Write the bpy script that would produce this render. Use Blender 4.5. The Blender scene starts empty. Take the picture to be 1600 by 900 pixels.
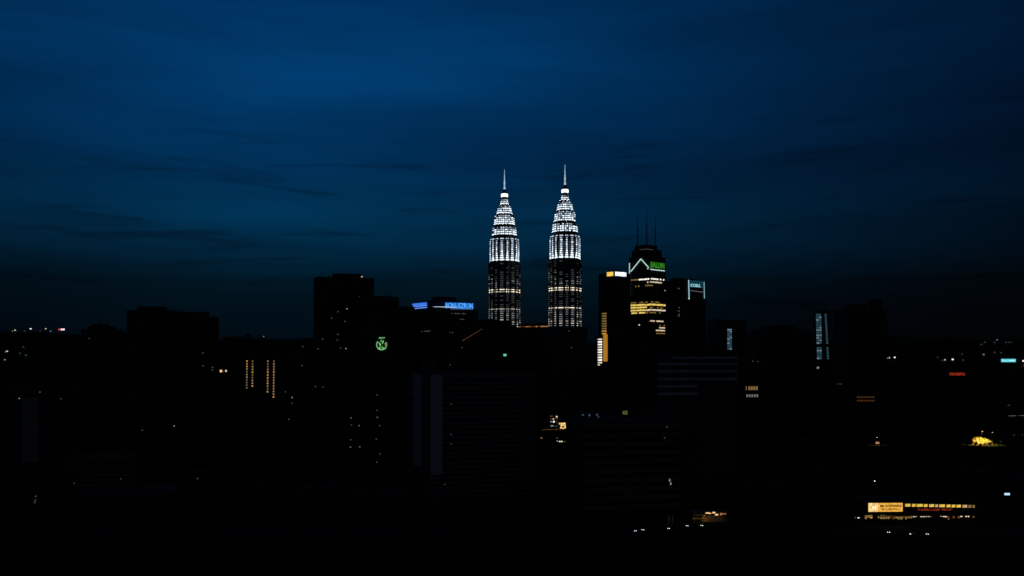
import bpy, math, random
from mathutils import Vector, Matrix

random.seed(11)
sc = bpy.context.scene
C = sc.collection
R = math.radians

# ------------------------------------------------------------------ camera
CAMZ, F, HY = 120.0, 1570.0, 560.0          # eye height (m), focal length (px of 1600), horizon row (of 900)
cam = bpy.data.cameras.new('camera'); cam_o = bpy.data.objects.new('camera', cam); C.objects.link(cam_o)
cam.sensor_width = 36.0; cam.lens = F / 1600 * 36
cam.shift_y = (HY - 450) / 1600
cam.clip_start = 1.0; cam.clip_end = 60000
cam_o.location = (0, 0, CAMZ); cam_o.rotation_euler = (R(90), 0, 0)
sc.camera = cam_o

# ------------------------------------------------------------------ sky
GLOW_AZ, GLOW_EL = R(-11), R(14)            # the last twilight, ahead and a little to the side
glow = Vector((math.sin(GLOW_AZ) * math.cos(GLOW_EL), math.cos(GLOW_AZ) * math.cos(GLOW_EL), math.sin(GLOW_EL)))
world = bpy.data.worlds.new('World'); sc.world = world; world.use_nodes = True
nt = world.node_tree; N = nt.nodes; L = nt.links
N.clear()
def nd(t, **kw):
    n = N.new(t)
    for k, v in kw.items():
        setattr(n, k, v)
    return n
def wm(op, a, b=None, c=None, clamp=False):
    n = nd('ShaderNodeMath', operation=op); n.use_clamp = clamp
    for i, v in enumerate((a, b, c)):
        if v is None: continue
        if isinstance(v, (int, float)): n.inputs[i].default_value = v
        else: L.new(v, n.inputs[i])
    return n.outputs[0]
tc = nd('ShaderNodeTexCoord')
sep = nd('ShaderNodeSeparateXYZ'); L.new(tc.outputs['Generated'], sep.inputs[0])
ramp = nd('ShaderNodeValToRGB'); L.new(sep.outputs['Z'], ramp.inputs[0])
stops = [(0.0, (.0001, .0030, .0064)), (.0436, (.0001, .0056, .0112)), (.0732, (.0001, .0092, .0185)), (.101, (.0001, .0180, .045)),
         (.135, (.0001, .0290, .078)), (.185, (.0001, .0262, .086)), (.215, (.0001, .0330, .113)), (.255, (.0001, .0385, .136)), (.36, (.0001, .0365, .134)), (1.0, (.0001, .018, .07))]
while len(ramp.color_ramp.elements) < len(stops): ramp.color_ramp.elements.new(0.5)
for e, (p, c) in zip(ramp.color_ramp.elements, stops): e.position = p; e.color = (*c, 1)
dot = nd('ShaderNodeVectorMath', operation='DOT_PRODUCT'); L.new(tc.outputs['Generated'], dot.inputs[0]); dot.inputs[1].default_value = glow
lobe = wm('ADD', wm('EXPONENT', wm('MULTIPLY', wm('SUBTRACT', dot.outputs['Value'], 1.0), 9.5)), 0.08)
# thin drifting cloud: long flat streaks that dim the twilight
mp = nd('ShaderNodeMapping'); mp.inputs['Scale'].default_value = (2.0, 2.0, 15); mp.inputs['Location'].default_value = (2.2856, 4.1741, 6.3837); L.new(tc.outputs['Generated'], mp.inputs[0])
n1 = nd('ShaderNodeTexNoise'); n1.inputs['Scale'].default_value = 1.0; n1.inputs['Detail'].default_value = 6; n1.inputs['Roughness'].default_value = .55
n1.inputs['Distortion'].default_value = .4; L.new(mp.outputs[0], n1.inputs['Vector'])
soft = nd('ShaderNodeMapRange'); soft.inputs['From Min'].default_value = .32; soft.inputs['From Max'].default_value = .68
soft.inputs['To Min'].default_value = .70; soft.inputs['To Max'].default_value = 1.14; L.new(n1.outputs[0], soft.inputs[0])
mp2 = nd('ShaderNodeMapping'); mp2.inputs['Scale'].default_value = (7, 7, 75); mp2.inputs['Location'].default_value = (3.1, .7, 1.9); L.new(tc.outputs['Generated'], mp2.inputs[0])
n2 = nd('ShaderNodeTexNoise'); n2.inputs['Scale'].default_value = 1.0; n2.inputs['Detail'].default_value = 5; n2.inputs['Distortion'].default_value = .7; L.new(mp2.outputs[0], n2.inputs['Vector'])
wisp = nd('ShaderNodeMapRange', interpolation_type='SMOOTHSTEP'); wisp.inputs['From Min'].default_value = .54; wisp.inputs['From Max'].default_value = .74
wisp.inputs['To Min'].default_value = 0.0; wisp.inputs['To Max'].default_value = 0.36; L.new(n2.outputs[0], wisp.inputs[0])
lowband = nd('ShaderNodeMapRange', interpolation_type='SMOOTHSTEP'); lowband.inputs['From Min'].default_value = .27; lowband.inputs['From Max'].default_value = .17
L.new(sep.outputs['Z'], lowband.inputs[0])
keep = wm('SUBTRACT', 1.0, wm('MULTIPLY', wisp.outputs[0], lowband.outputs[0]))
fac = wm('MULTIPLY', wm('MULTIPLY', lobe, soft.outputs[0]), keep)
mul = nd('ShaderNodeVectorMath', operation='SCALE'); L.new(ramp.outputs[0], mul.inputs[0]); L.new(fac, mul.inputs['Scale'])
sky = nd('ShaderNodeTexSky', sky_type='NISHITA'); sky.sun_disc = False
sky.sun_elevation = R(-5); sky.sun_rotation = GLOW_AZ
sks = nd('ShaderNodeVectorMath', operation='SCALE'); L.new(sky.outputs[0], sks.inputs[0]); sks.inputs['Scale'].default_value = .0025
# neutral sky glow added behind the camera to lift pale walls, growing away from the twilight
back = wm('POWER', wm('MULTIPLY', wm('SUBTRACT', 1.0, dot.outputs['Value']), .5), 1.6)
bks = nd('ShaderNodeVectorMath', operation='SCALE'); bks.inputs[0].default_value = (.0074, .0076, .0074); L.new(back, bks.inputs['Scale'])
ad0 = nd('ShaderNodeVectorMath', operation='ADD'); L.new(mul.outputs[0], ad0.inputs[0]); L.new(bks.outputs[0], ad0.inputs[1])
add = nd('ShaderNodeVectorMath', operation='ADD'); L.new(ad0.outputs[0], add.inputs[0]); L.new(sks.outputs[0], add.inputs[1])
bg = nd('ShaderNodeBackground'); L.new(add.outputs[0], bg.inputs['Color']); bg.inputs['Strength'].default_value = 1.0
out = nd('ShaderNodeOutputWorld'); L.new(bg.outputs[0], out.inputs['Surface'])

# ------------------------------------------------------------------ the sun, already set: only a trace of broad light from its side
sl = bpy.data.lights.new('sun', 'SUN'); sl.energy = 0.006; sl.angle = R(25); sl.color = (.45, .65, 1)
so = bpy.data.objects.new('sun', sl); C.objects.link(so)
so.location = (0, 0, 800)
so.rotation_euler = (-glow).to_track_quat('-Z', 'Y').to_euler()

sc.view_settings.view_transform = 'Standard'; sc.view_settings.look = 'None'
sc.view_settings.exposure = 0; sc.view_settings.gamma = 1; sc.view_settings.use_curve_mapping = False
sc.render.engine = 'CYCLES'
sc.cycles.use_denoising = True
sc.cycles.max_bounces = 2; sc.cycles.diffuse_bounces = 0; sc.cycles.glossy_bounces = 0
sc.cycles.sample_clamp_indirect = .5
sc.cycles.use_light_tree = True

# ------------------------------------------------------------------ materials
MATS = {}
def mat(name, col, rough=.7, metal=0.0, var=.18, scale=.25, spec=.4):
    if name in MATS: return MATS[name]
    m = bpy.data.materials.new(name); m.use_nodes = True
    n = m.node_tree.nodes; l = m.node_tree.links; b = n['Principled BSDF']
    b.inputs['Roughness'].default_value = rough; b.inputs['Metallic'].default_value = metal
    b.inputs['Specular IOR Level'].default_value = spec
    t = n.new('ShaderNodeTexCoord'); x = n.new('ShaderNodeTexNoise'); x.inputs['Scale'].default_value = scale; x.inputs['Detail'].default_value = 4
    l.new(t.outputs['Object'], x.inputs['Vector'])
    r = n.new('ShaderNodeMapRange'); r.inputs['From Min'].default_value = .25; r.inputs['From Max'].default_value = .75
    r.inputs['To Min'].default_value = 1 - var; r.inputs['To Max'].default_value = 1 + var; l.new(x.outputs[0], r.inputs[0])
    v = n.new('ShaderNodeVectorMath'); v.operation = 'SCALE'; v.inputs[0].default_value = col; l.new(r.outputs[0], v.inputs['Scale'])
    l.new(v.outputs[0], b.inputs['Base Color'])
    MATS[name] = m; return m
def glowmat(name, col, strength, light=False, var=0.0, scale=.4, base=(.03, .03, .03)):
    if name in MATS: return MATS[name]
    m = bpy.data.materials.new(name); m.use_nodes = True
    n = m.node_tree.nodes; l = m.node_tree.links; b = n['Principled BSDF']
    b.inputs['Base Color'].default_value = (*base, 1); b.inputs['Roughness'].default_value = .4
    b.inputs['Emission Color'].default_value = (*col, 1); b.inputs['Emission Strength'].default_value = strength
    if var:
        t = n.new('ShaderNodeTexCoord'); x = n.new('ShaderNodeTexNoise'); x.inputs['Scale'].default_value = scale; x.inputs['Detail'].default_value = 2
        l.new(t.outputs['Object'], x.inputs['Vector'])
        r = n.new('ShaderNodeMapRange'); r.inputs['From Min'].default_value = .3; r.inputs['From Max'].default_value = .7
        r.inputs['To Min'].default_value = strength * (1 - var); r.inputs['To Max'].default_value = strength * (1 + var)
        l.new(x.outputs[0], r.inputs[0]); l.new(r.outputs[0], b.inputs['Emission Strength'])
    m.cycles.emission_sampling = 'AUTO'
    MATS[name] = m; return m

M_glass = mat('dark_glass', (.018, .022, .028), .25, var=.3, spec=.35)
M_conc = mat('grey_concrete', (.22, .22, .22)); M_dconc = mat('dark_concrete', (.09, .09, .095))
M_pale = mat('pale_paint', (.8, .8, .78), .8); M_cream = mat('cream_paint', (.42, .40, .36), .8)
M_steel = mat('stainless_steel', (.42, .44, .46), .45, .6, spec=.5); M_dsteel = mat('dark_steel', (.05, .05, .055), .5, .5)
M_roof = mat('roof_felt', (.07, .07, .07), .9); M_brown = mat('brown_cladding', (.10, .075, .06))
M_asph = mat('asphalt', (.05, .05, .05), .85, spec=0); M_paint = mat('road_paint', (.7, .7, .68), .7)
M_leaf = mat('leaves', (.05, .085, .03), .7, var=.45, scale=.6); M_bark = mat('bark', (.09, .065, .045), .9)
M_grass = mat('lawn', (.07, .11, .03), .9, var=.5, scale=.35); M_soil = mat('ground_cover', (.03, .036, .024), .95, scale=.01, spec=0)
M_hill = mat('wooded_hill', (.03, .045, .025), .95, scale=.002, spec=0); M_rubber = mat('tyre_rubber', (.02, .02, .02), .9)
M_carA = mat('car_paint_silver', (.45, .45, .46), .3, .5, spec=.6); M_carB = mat('car_paint_dark', (.04, .05, .08), .3, .3, spec=.6)
M_tile = mat('clay_tile', (.22, .09, .06), .8)

G_white = glowmat('window_white', (1, .95, .86), 1.15, var=.5, scale=.5)
G_wwarm = glowmat('window_warm_white', (1, .80, .55), .75, var=.5, scale=.5)
G_grey = glowmat('window_grey', (.85, .93, 1), .24, var=.6, scale=.5)
G_dim = glowmat('window_faint', (.85, .90, .95), .055, var=.6, scale=.5); G_dim2 = glowmat('window_low', (.95, .92, .88), .12, var=.6, scale=.5)
G_yel = glowmat('window_yellow', (1, .72, .16), .85, var=.55, scale=.35)
G_dyel = glowmat('window_dull_yellow', (1, .62, .18), .20, var=.5, scale=.4)
G_or = glowmat('window_orange', (1, .45, .08), .55, var=.4, scale=.5)
G_dor = glowmat('window_dull_orange', (1, .42, .10), .10, var=.5, scale=.4)
G_teal = glowmat('window_teal', (.20, .58, .85), .11, var=.7, scale=.9)
G_tealb = glowmat('window_pale_teal', (.55, .82, 1), .22, var=.6, scale=.9)
G_f1 = glowmat('crown_glow_white', (.80, .92, 1), 1.6, light=False); G_f2 = glowmat('crown_glow_soft', (.68, .83, 1), .9); G_f3 = glowmat('crown_glow_faint', (.66, .80, 1), .42)
G_f4 = glowmat('crown_glow_ghost', (.7, .8, 1), .10); G_flood = glowmat('floodlight_lens', (.86, .93, 1), 30.0, light=True)

# ------------------------------------------------------------------ mesh helpers
class MB:
    def __init__(s): s.v = []; s.f = []; s.m = []
    def poly(s, pts, mi=0):
        i = len(s.v); s.v += [tuple(p) for p in pts]; s.f.append(tuple(range(i, i + len(pts)))); s.m.append(mi)
    def box(s, x0, x1, y0, y1, z0, z1, mi=0):
        i = len(s.v)
        s.v += [(x0, y0, z0), (x1, y0, z0), (x1, y1, z0), (x0, y1, z0), (x0, y0, z1), (x1, y0, z1), (x1, y1, z1), (x0, y1, z1)]
        for q in ((0, 3, 2, 1), (4, 5, 6, 7), (0, 1, 5, 4), (1, 2, 6, 5), (2, 3, 7, 6), (3, 0, 4, 7)):
            s.f.append(tuple(i + k for k in q)); s.m.append(mi)
    def tube(s, p, q, r, n=6, mi=0, r2=None):
        p, q = Vector(p), Vector(q); d = q - p
        if d.length < 1e-6: return
        r2 = r if r2 is None else r2
        u = d.orthogonal().normalized(); w = d.normalized().cross(u); i = len(s.v)
        for c, rr in ((p, r), (q, r2)):
            for k in range(n):
                a = 2 * math.pi * k / n; s.v.append(tuple(c + u * math.cos(a) * rr + w * math.sin(a) * rr))
        for k in range(n):
            s.f.append((i + k, i + (k + 1) % n, i + n + (k + 1) % n, i + n + k)); s.m.append(mi)
        s.f.append(tuple(i + k for k in reversed(range(n)))); s.m.append(mi)
        s.f.append(tuple(i + n + k for k in range(n))); s.m.append(mi)
    def rings(s, loops, mi=0, cap=True):
        i = len(s.v); n = len(loops[0])
        for l in loops: s.v += [tuple(p) for p in l]
        for j in range(len(loops) - 1):
            for k in range(n):
                s.f.append((i + j * n + k, i + j * n + (k + 1) % n, i + (j + 1) * n + (k + 1) % n, i + (j + 1) * n + k)); s.m.append(mi)
        if cap:
            s.f.append(tuple(i + k for k in reversed(range(n)))); s.m.append(mi)
            s.f.append(tuple(i + (len(loops) - 1) * n + k for k in range(n))); s.m.append(mi)
    def mesh(s, name, mats):
        me = bpy.data.meshes.new(name); me.from_pydata(s.v, [], s.f); me.update()
        for m in (mats if isinstance(mats, (list, tuple)) else [mats]): me.materials.append(m)
        me.polygons.foreach_set('material_index', s.m)
        return me
    def build(s, name, mats, parent=None, loc=None, rz=0):
        return link(name, s.mesh(name, mats), parent, loc, rz)
def link(name, me, parent=None, loc=None, rz=0):
    o = bpy.data.objects.new(name, me); C.objects.link(o)
    if parent: o.parent = parent
    if loc is not None: o.location = loc
    o.rotation_euler = (0, 0, rz)
    return o
def tag(o, label, cat, group=None, kind=None):
    o['label'] = label; o['category'] = cat
    if group: o['group'] = group
    if kind: o['kind'] = kind
    return o
def thing(name, label, cat, loc=(0, 0, 0), rz=0, group=None):
    return tag(link(name, None, None, loc, rz), label, cat, group)
def copy_tree(o, parent=None):
    c = o.copy(); C.objects.link(c); c.parent = parent
    for ch in list(o.children): copy_tree(ch, c)
    return c
def kx(px): return (px - 800) / F
def wz(py, Y): return CAMZ - (py - HY) / F * Y
def gy(py): return CAMZ * F / (py - HY)          # distance of a point on the ground seen at that row
def W(px, py, Y): return Vector((kx(px) * Y, Y, wz(py, Y)))
def text_mesh(name, s, bold=.03, ext=.03):
    cu = bpy.data.curves.new(name, 'FONT'); cu.body = s; cu.size = 1; cu.extrude = ext; cu.offset = bold; cu.resolution_u = 2
    o = bpy.data.objects.new(name, cu); C.objects.link(o)
    bpy.context.view_layer.update()
    me = bpy.data.meshes.new_from_object(o.evaluated_get(bpy.context.evaluated_depsgraph_get()))
    bpy.data.objects.remove(o); bpy.data.curves.remove(cu)
    xs = [v.co.x for v in me.vertices]; ys = [v.co.y for v in me.vertices]
    x0, x1, y0, y1 = min(xs), max(xs), min(ys), max(ys)
    for v in me.vertices:                        # unit box centred on the origin, standing in the xz plane
        x, y, z = v.co; v.co = ((x - (x0 + x1) / 2) / (x1 - x0), -z, (y - (y0 + y1) / 2) / (y1 - y0))
    me.name = name
    return me
def text(name, s, w, h, m, parent, loc=(0, 0, 0), bold=.03):
    me = text_mesh(name, s, bold); me.materials.clear(); me.materials.append(m)
    for v in me.vertices: v.co = (v.co.x * w, v.co.y * 4, v.co.z * h)
    o = link(name, me, parent, loc); o['kind'] = 'stuff'; return o

# ------------------------------------------------------------------ building generator
class B:
    """A box building whose outline spans px0..px1 and reaches row ytop at distance Y, turned by rot."""
    def __init__(s, name, label, px0, px1, ytop, Y, rot=0, asp=.7, cat='building', group=None):
        th = R(rot); k0, k1 = kx(px0), kx(px1)
        w = (k1 - k0) * Y / (abs(math.cos(th)) + asp * abs(math.sin(th))); cx = (k0 + k1) / 2 * Y
        for _ in range(30):
            ks = []
            for sx in (-1, 1):
                for sy in (-1, 1):
                    x, y = sx * w / 2, sy * asp * w / 2
                    ks.append((cx + x * math.cos(th) - y * math.sin(th)) / (Y + x * math.sin(th) + y * math.cos(th)))
            a, b = min(ks), max(ks)
            w *= (k1 - k0) / (b - a); cx += ((k0 + k1) / 2 - (a + b) / 2) * Y
        s.w, s.d, s.th, s.cx, s.Y = w, asp * w, th, cx, Y
        s.h = wz(ytop, Y); s.o = thing(name, label, cat, (cx, Y, 0), th, group)
    def loc(s, p):
        c, n = math.cos(-s.th), math.sin(-s.th); x, y = p[0] - s.cx, p[1] - s.Y
        return Vector((x * c - y * n, x * n + y * c, p[2]))
    def hit(s, px, py):
        o = s.loc((0, 0, CAMZ)); q = s.loc(W(px, py, 1000.0)); d = q - o
        best = None
        for ax, val, phi in ((1, -s.d / 2, 0), (0, -s.w / 2, -math.pi / 2), (0, s.w / 2, math.pi / 2)):
            if abs(d[ax]) < 1e-9: continue
            t = (val - o[ax]) / d[ax]
            if t <= 0: continue
            p = o + d * t
            if abs(p[1 - ax]) <= (s.w if ax == 1 else s.d) / 2 + 1.0 and (best is None or t < best[0]): best = (t, p, phi)
        if best is None:
            t = (-s.d / 2 - o[1]) / d[1]; best = (t, o + d * t, 0)
        return best[1], best[2]
    def rect(s, px0, px1, py0, py1):
        c, phi = s.hit((px0 + px1) / 2, (py0 + py1) / 2)
        a, _ = s.hit(px0, (py0 + py1) / 2); b, _ = s.hit(px1, (py0 + py1) / 2)
        t, _ = s.hit((px0 + px1) / 2, py0); u, _ = s.hit((px0 + px1) / 2, py1)
        return c, phi, max((a - b).to_2d().length, .3), max(t.z - u.z, .3)
    def window(s, px0, px1, py0, py1, m, name='lit_window', frame=True, proud=.34):
        c, phi, w, h = s.rect(px0, px1, py0, py1)
        mb = MB(); mb.box(-w / 2, w / 2, -proud, .05, -h / 2, h / 2)
        o = mb.build(name, m, s.o, c, phi)
        if frame and w > 1.2:
            f = MB(); t = .12
            f.box(-w / 2 - t, w / 2 + t, -proud - .12, .05, h / 2, h / 2 + t); f.box(-w / 2 - t, w / 2 + t, -proud - .12, .05, -h / 2 - t, -h / 2)
            f.box(-w / 2 - t, -w / 2, -proud - .12, .05, -h / 2, h / 2); f.box(w / 2, w / 2 + t, -proud - .12, .05, -h / 2, h / 2)
            f.build('window_frame', M_dsteel, o)
        return o
    def windows(s, pts, m, sw=2.0, sh=1.8, **k):
        for p in pts: s.window(p[0] - sw / 2, p[0] + sw / 2, p[1] - sh / 2, p[1] + sh / 2, p[2] if len(p) > 2 else m, **k)
    def band(s, px0, px1, py, hpx, m, pane=2.3, drop=.12, name='window_band'):
        """one storey's lit panes as a single strip with dark mullions between them"""
        n = max(2, round((px1 - px0) / pane)); groups = {}
        for i in range(n):
            a = px0 + (px1 - px0) * i / n; b = px0 + (px1 - px0) * (i + 1) / n
            if random.random() < drop: continue
            groups.setdefault(s.hit((a + b) / 2, py)[1], []).append((a, b))
        for phi, L_ in groups.items():
            c, _, _, h = s.rect(L_[0][0], L_[-1][1], py - hpx / 2, py + hpx / 2)
            mb = MB(); ang = -phi
            for a, b in L_:
                pa, _ = s.hit(a + .12 * (b - a), py); pb, _ = s.hit(b - .12 * (b - a), py)
                xa = ((pa - c).x * math.cos(ang) - (pa - c).y * math.sin(ang)); xb = ((pb - c).x * math.cos(ang) - (pb - c).y * math.sin(ang))
                mb.box(min(xa, xb), max(xa, xb), -.34, .05, -h / 2, h / 2)
            mb.build(name, m, s.o, c, phi)
    def body(s, style='grid', wall=M_dconc, glass=M_glass, pitch=3.6, bay=4.2, roof=True, h=None):
        h = h or s.h; w, d = s.w, s.d; o = s.o
        if style == 'blank':
            mb = MB(); mb.box(-w / 2, w / 2, -d / 2, d / 2, 0, h); mb.build('wall', wall, o)
        else:
            e = .3
            mb = MB(); mb.box(-w / 2 + e, w / 2 - e, -d / 2 + e, d / 2 - e, 0, h - .5); mb.build('glazing', glass, o)
            nf = max(2, round(h / pitch)); p = h / nf
            mb = MB()
            for k in range(nf):
                z = k * p; t = p * (.42 if style == 'grid' else .5)
                mb.box(-w / 2, w / 2, -d / 2, d / 2, z, z + t)
            mb.box(-w / 2, w / 2, -d / 2, d / 2, h - p * .4, h)
            mb.build('floor_bands', wall, o)['kind'] = 'stuff'
            pb = MB(); q = .06
            if style == 'grid':
                for L_, axis in ((w, 0), (d, 1)):
                    n = max(2, round(L_ / bay)); g = L_ / n
                    for k in range(n + 1):
                        x = -L_ / 2 + k * g; t = .45 if 0 < k < n else .9
                        x0, x1 = max(x - t, -L_ / 2 - q), min(x + t, L_ / 2 + q)
                        if axis == 0: pb.box(x0, x1, -d / 2 - q, -d / 2 + .3, 0, h + q); pb.box(x0, x1, d / 2 - .3, d / 2 + q, 0, h + q)
                        else: pb.box(-w / 2 - q, -w / 2 + .3, x0, x1, 0, h + q); pb.box(w / 2 - .3, w / 2 + q, x0, x1, 0, h + q)
            else:
                pb.box(-.7, .7, -.7, .7, 0, h + q); me = pb.mesh('corner_pier', wall)
                for sx in (-1, 1):
                    for sy in (-1, 1): link('corner_pier', me, o, (sx * w / 2, sy * d / 2, 0))
            if style == 'grid': pb.build('piers', wall, o)['kind'] = 'stuff'
        if roof:
            rb = MB(); t = .35; q = .1
            rb.box(-w / 2 - q, w / 2 + q, -d / 2 - q, -d / 2 + t, h + .07, h + 1.1); rb.box(-w / 2 - q, w / 2 + q, d / 2 - t, d / 2 + q, h + .07, h + 1.1)
            rb.box(-w / 2 - q, -w / 2 + t, -d / 2 + t, d / 2 - t, h + .07, h + 1.1); rb.box(w / 2 - t, w / 2 + q, -d / 2 + t, d / 2 - t, h + .07, h + 1.1)
            rb.build('parapet', wall, o)
            rf = MB(); rf.box(-w / 2 + t, w / 2 - t, -d / 2 + t, d / 2 - t, h - .2, h + .25); rf.build('roof_deck', M_roof, o)
            rn = random.Random(int(w * 97 + h * 31))
            for _ in range(rn.randint(3, 6)):
                x, y = rn.uniform(-.42, .42) * w, rn.uniform(-.42, .1) * d; k = rn.random()
                if k < .35:
                    c = MB(); c.tube((0, 0, 0), (0, 0, rn.uniform(2, 3.2)), rn.uniform(1, 1.6), 12); c.build('water_tank', M_conc, o, (x, y, h + .24))
                elif k < .75:
                    c = MB(); a_ = rn.uniform(1, 2.6); c.box(-a_, a_, -1, 1, .3, rn.uniform(1.6, 2.8)); c.box(-a_ + .1, -a_ + .4, -.8, .8, 0, .3); c.box(a_ - .4, a_ - .1, -.8, .8, 0, .3); c.build('air_handler', M_dsteel, o, (x, y, h + .24))
                else:
                    c = MB(); q_ = rn.uniform(4, 8); c.tube((0, 0, 0), (0, 0, q_), .14, 5); c.tube((-.8, 0, q_ * .8), (.8, 0, q_ * .8), .07, 4); c.tube((-.5, 0, q_ * .92), (.5, 0, q_ * .92), .07, 4); c.build('aerial', M_dsteel, o, (x, y, h + .24))
        return s
    def plant(s, px0, px1, ytop, m=M_dconc, name='plant_room', base=None, depth=.5):
        """a lower or higher box on the roof, spanning px0..px1 up to row ytop"""
        x0, x1 = kx(px0) * s.Y, kx(px1) * s.Y; z1 = wz(ytop, s.Y); z0 = (s.h if base is None else base) + .2
        c = s.loc(((x0 + x1) / 2, s.Y, z0)); w = (x1 - x0) / (abs(math.cos(s.th)) + depth * abs(math.sin(s.th))); d = w * depth
        c.y = max(-s.d / 2 + d / 2 + .5, min(s.d / 2 - d / 2 - .5, c.y))
        mb = MB(); mb.box(-w / 2, w / 2, -d / 2, d / 2, 0, z1 - z0)
        o = mb.build(name, m, s.o, c)
        lv = MB(); n = max(2, int((z1 - z0) / 1.2))
        for k in range(n): lv.box(-w / 2 - .12, w / 2 + .12, -d / 2 - .12, d / 2 + .12, .4 + k * (z1 - z0 - .4) / n, .4 + (k + .5) * (z1 - z0 - .4) / n)
        lv.build('louvre', M_dsteel, o)
        return o
    def mast(s, px, ytop, ybase=None, r=.35, name='antenna', m=M_dsteel):
        z0 = s.h if ybase is None else wz(ybase, s.Y); z1 = wz(ytop, s.Y); c = s.loc((kx(px) * s.Y, s.Y, z0))
        mb = MB(); H = z1 - z0
        mb.tube((0, 0, 0), (0, 0, H * .55), r, 8); mb.tube((0, 0, H * .55), (0, 0, H), r * .6, 8, r2=r * .3)
        for k in (.3, .55, .75): mb.tube((-r * 3, 0, H * k), (r * 3, 0, H * k), r * .25, 5)
        return mb.build(name, m, s.o, c)
    def sign(s, px0, px1, py0, py1, name, label, off=.5, cat='sign'):
        """an Empty on the facade: local x along the wall, z up, -y outward; returns it with its width and height"""
        c, phi, w, h = s.rect(px0, px1, py0, py1)
        n = Vector((math.sin(phi + s.th), -math.cos(phi + s.th), 0)); co, si = math.cos(s.th), math.sin(s.th)
        p = Vector((s.cx + c.x * co - c.y * si, s.Y + c.x * si + c.y * co, c.z)) + n * off
        return thing(name, label, cat, p, s.th + phi), w, h
    def line(s, pts, r, m, name):
        """a neon tube following pixel points over the facade"""
        P = []
        for px, py in pts:
            p, phi = s.hit(px, py); P.append(p + Vector((math.sin(phi), -math.cos(phi), 0)) * .6)
        mb = MB()
        for a, b in zip(P, P[1:]): mb.tube(a, b, r, 6)
        return mb.build(name, m, s.o)

# ------------------------------------------------------------------ ground, hills, roads
mb = MB(); S = 45000
mb.poly([(-S, -3000, 0), (S, -3000, 0), (S, S, 0), (-S, S, 0)])
g = mb.build('ground', M_soil); g['kind'] = 'structure'
def ridge(name, Y, prof, thick, m):
    mb = MB(); pts = []
    xs = [prof[0][0] + (prof[-1][0] - prof[0][0]) * i / 160 for i in range(161)]
    for x in xs:
        for (a, ya), (b, yb) in zip(prof, prof[1:]):
            if a <= x <= b: y = ya + (yb - ya) * (x - a) / (b - a); break
        y += 2.2 * math.sin(x * .021) + 1.3 * math.sin(x * .057 + 1) + random.uniform(-.5, .5)
        pts.append((kx(x) * Y, max(wz(y, Y), 8)))
    rows = [(-thick, 0.0), (-thick * .6, .45), (-thick * .25, .85), (0, 1.0), (thick * .5, .6), (thick, 0)]
    for j, (dy, f) in enumerate(rows):
        for i, (x, z) in enumerate(pts): mb.v.append((x, Y + dy + random.uniform(-30, 30), z * f * (1 if f in (0, 1) else random.uniform(.93, 1.05)) - (5 if f == 0 else 0)))
    n = len(pts)
    for j in range(len(rows) - 1):
        for i in range(n - 1): mb.f.append((j * n + i, j * n + i + 1, (j + 1) * n + i + 1, (j + 1) * n + i)); mb.m.append(0)
    o = mb.build(name, m); o['kind'] = 'structure'; return o
ridge('hills_far', 11000, [(-500, 520), (0, 516), (130, 520), (400, 529), (600, 532), (900, 535), (1200, 532), (1500, 528), (2100, 522)], 1400, M_hill)
ridge('hills_near', 7000, [(-500, 531), (100, 536), (480, 545), (900, 548), (1300, 545), (1450, 541), (1560, 534), (2100, 528)], 900, M_hill)

def strip(name, x0, x1, y0, y1, z, m, kind='structure'):
    mb = MB(); mb.poly([(x0, y0, z), (x1, y0, z), (x1, y1, z), (x0, y1, z)]); o = mb.build(name, m)
    if kind: o['kind'] = kind
    return o
road = strip('road', -900, 900, 681, 701, .02, M_asph)
for yy in (678.2, 701.0):
    mb = MB(); mb.box(-900, 900, yy, yy + 2.8, 0, .14); o = mb.build('pavement', mat('worn_paving', (.10, .10, .10), .9, spec=0)); o['kind'] = 'structure'
mbk = MB()
for i in range(-70, 71): mbk.poly([(i * 9, 690.9, .026), (i * 9 + 4, 690.9, .026), (i * 9 + 4, 691.1, .026), (i * 9, 691.1, .026)])
o = mbk.build('lane_marking', M_paint, road); o['kind'] = 'stuff'

# ------------------------------------------------------------------ the twin towers
def outline(Rt, n=96, off=0.0):
    a = Rt / math.sqrt(2); pts = []
    cr, cc = .30 * a, 1.03 * a
    for i in range(n):
        p = 2 * math.pi * i / n
        q = p % (math.pi / 4)
        if q > math.pi / 8: q = math.pi / 4 - q
        r = a / math.cos(math.pi / 4 - q) if q < math.pi / 8 else a / math.cos(math.pi / 8)
        dl = math.pi / 8 - q                                    # angle from the lobe axis
        s = cr * cr - (cc * math.sin(dl)) ** 2
        if s > 0: r = max(r, cc * math.cos(dl) + math.sqrt(s))
        r -= off
        pts.append((r * math.cos(p), r * math.sin(p)))
    return pts
PITCH = 3.7; ZREF = CAMZ + 84.5 - 1.9                            # floor level of the bright storey
TOPMAIN = CAMZ + 165.8
TIERS = [(287.2, 326.7, 26.7, 26.4, 11), (332.4, 346.6, 22.6, 22.0, 4), (350.8, 367.4, 19.2, 18.0, 5), (369.8, 384.2, 14.8, 12.0, 4), (386.6, 395.8, 8.2, 6.2, 3)]
def loop(pts, z): return [(x, y, z) for x, y in pts]
def make_shaft():
    mb = MB(); Rm = 29.4; out0, out1 = outline(Rm), outline(Rm, off=.9); L_ = []
    k0 = math.floor(-ZREF / PITCH) + 1; z = ZREF + k0 * PITCH
    L_.append(loop(out0, -1))
    while z + PITCH < TOPMAIN:
        L_ += [loop(out0, z + .9), loop(out1, z + 1.0), loop(out1, z + 3.0), loop(out0, z + 3.1)]; z += PITCH
    L_ += [loop(out0, TOPMAIN)]
    mb.rings(L_); return mb.mesh('shaft', M_dsteel_t)
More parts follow.
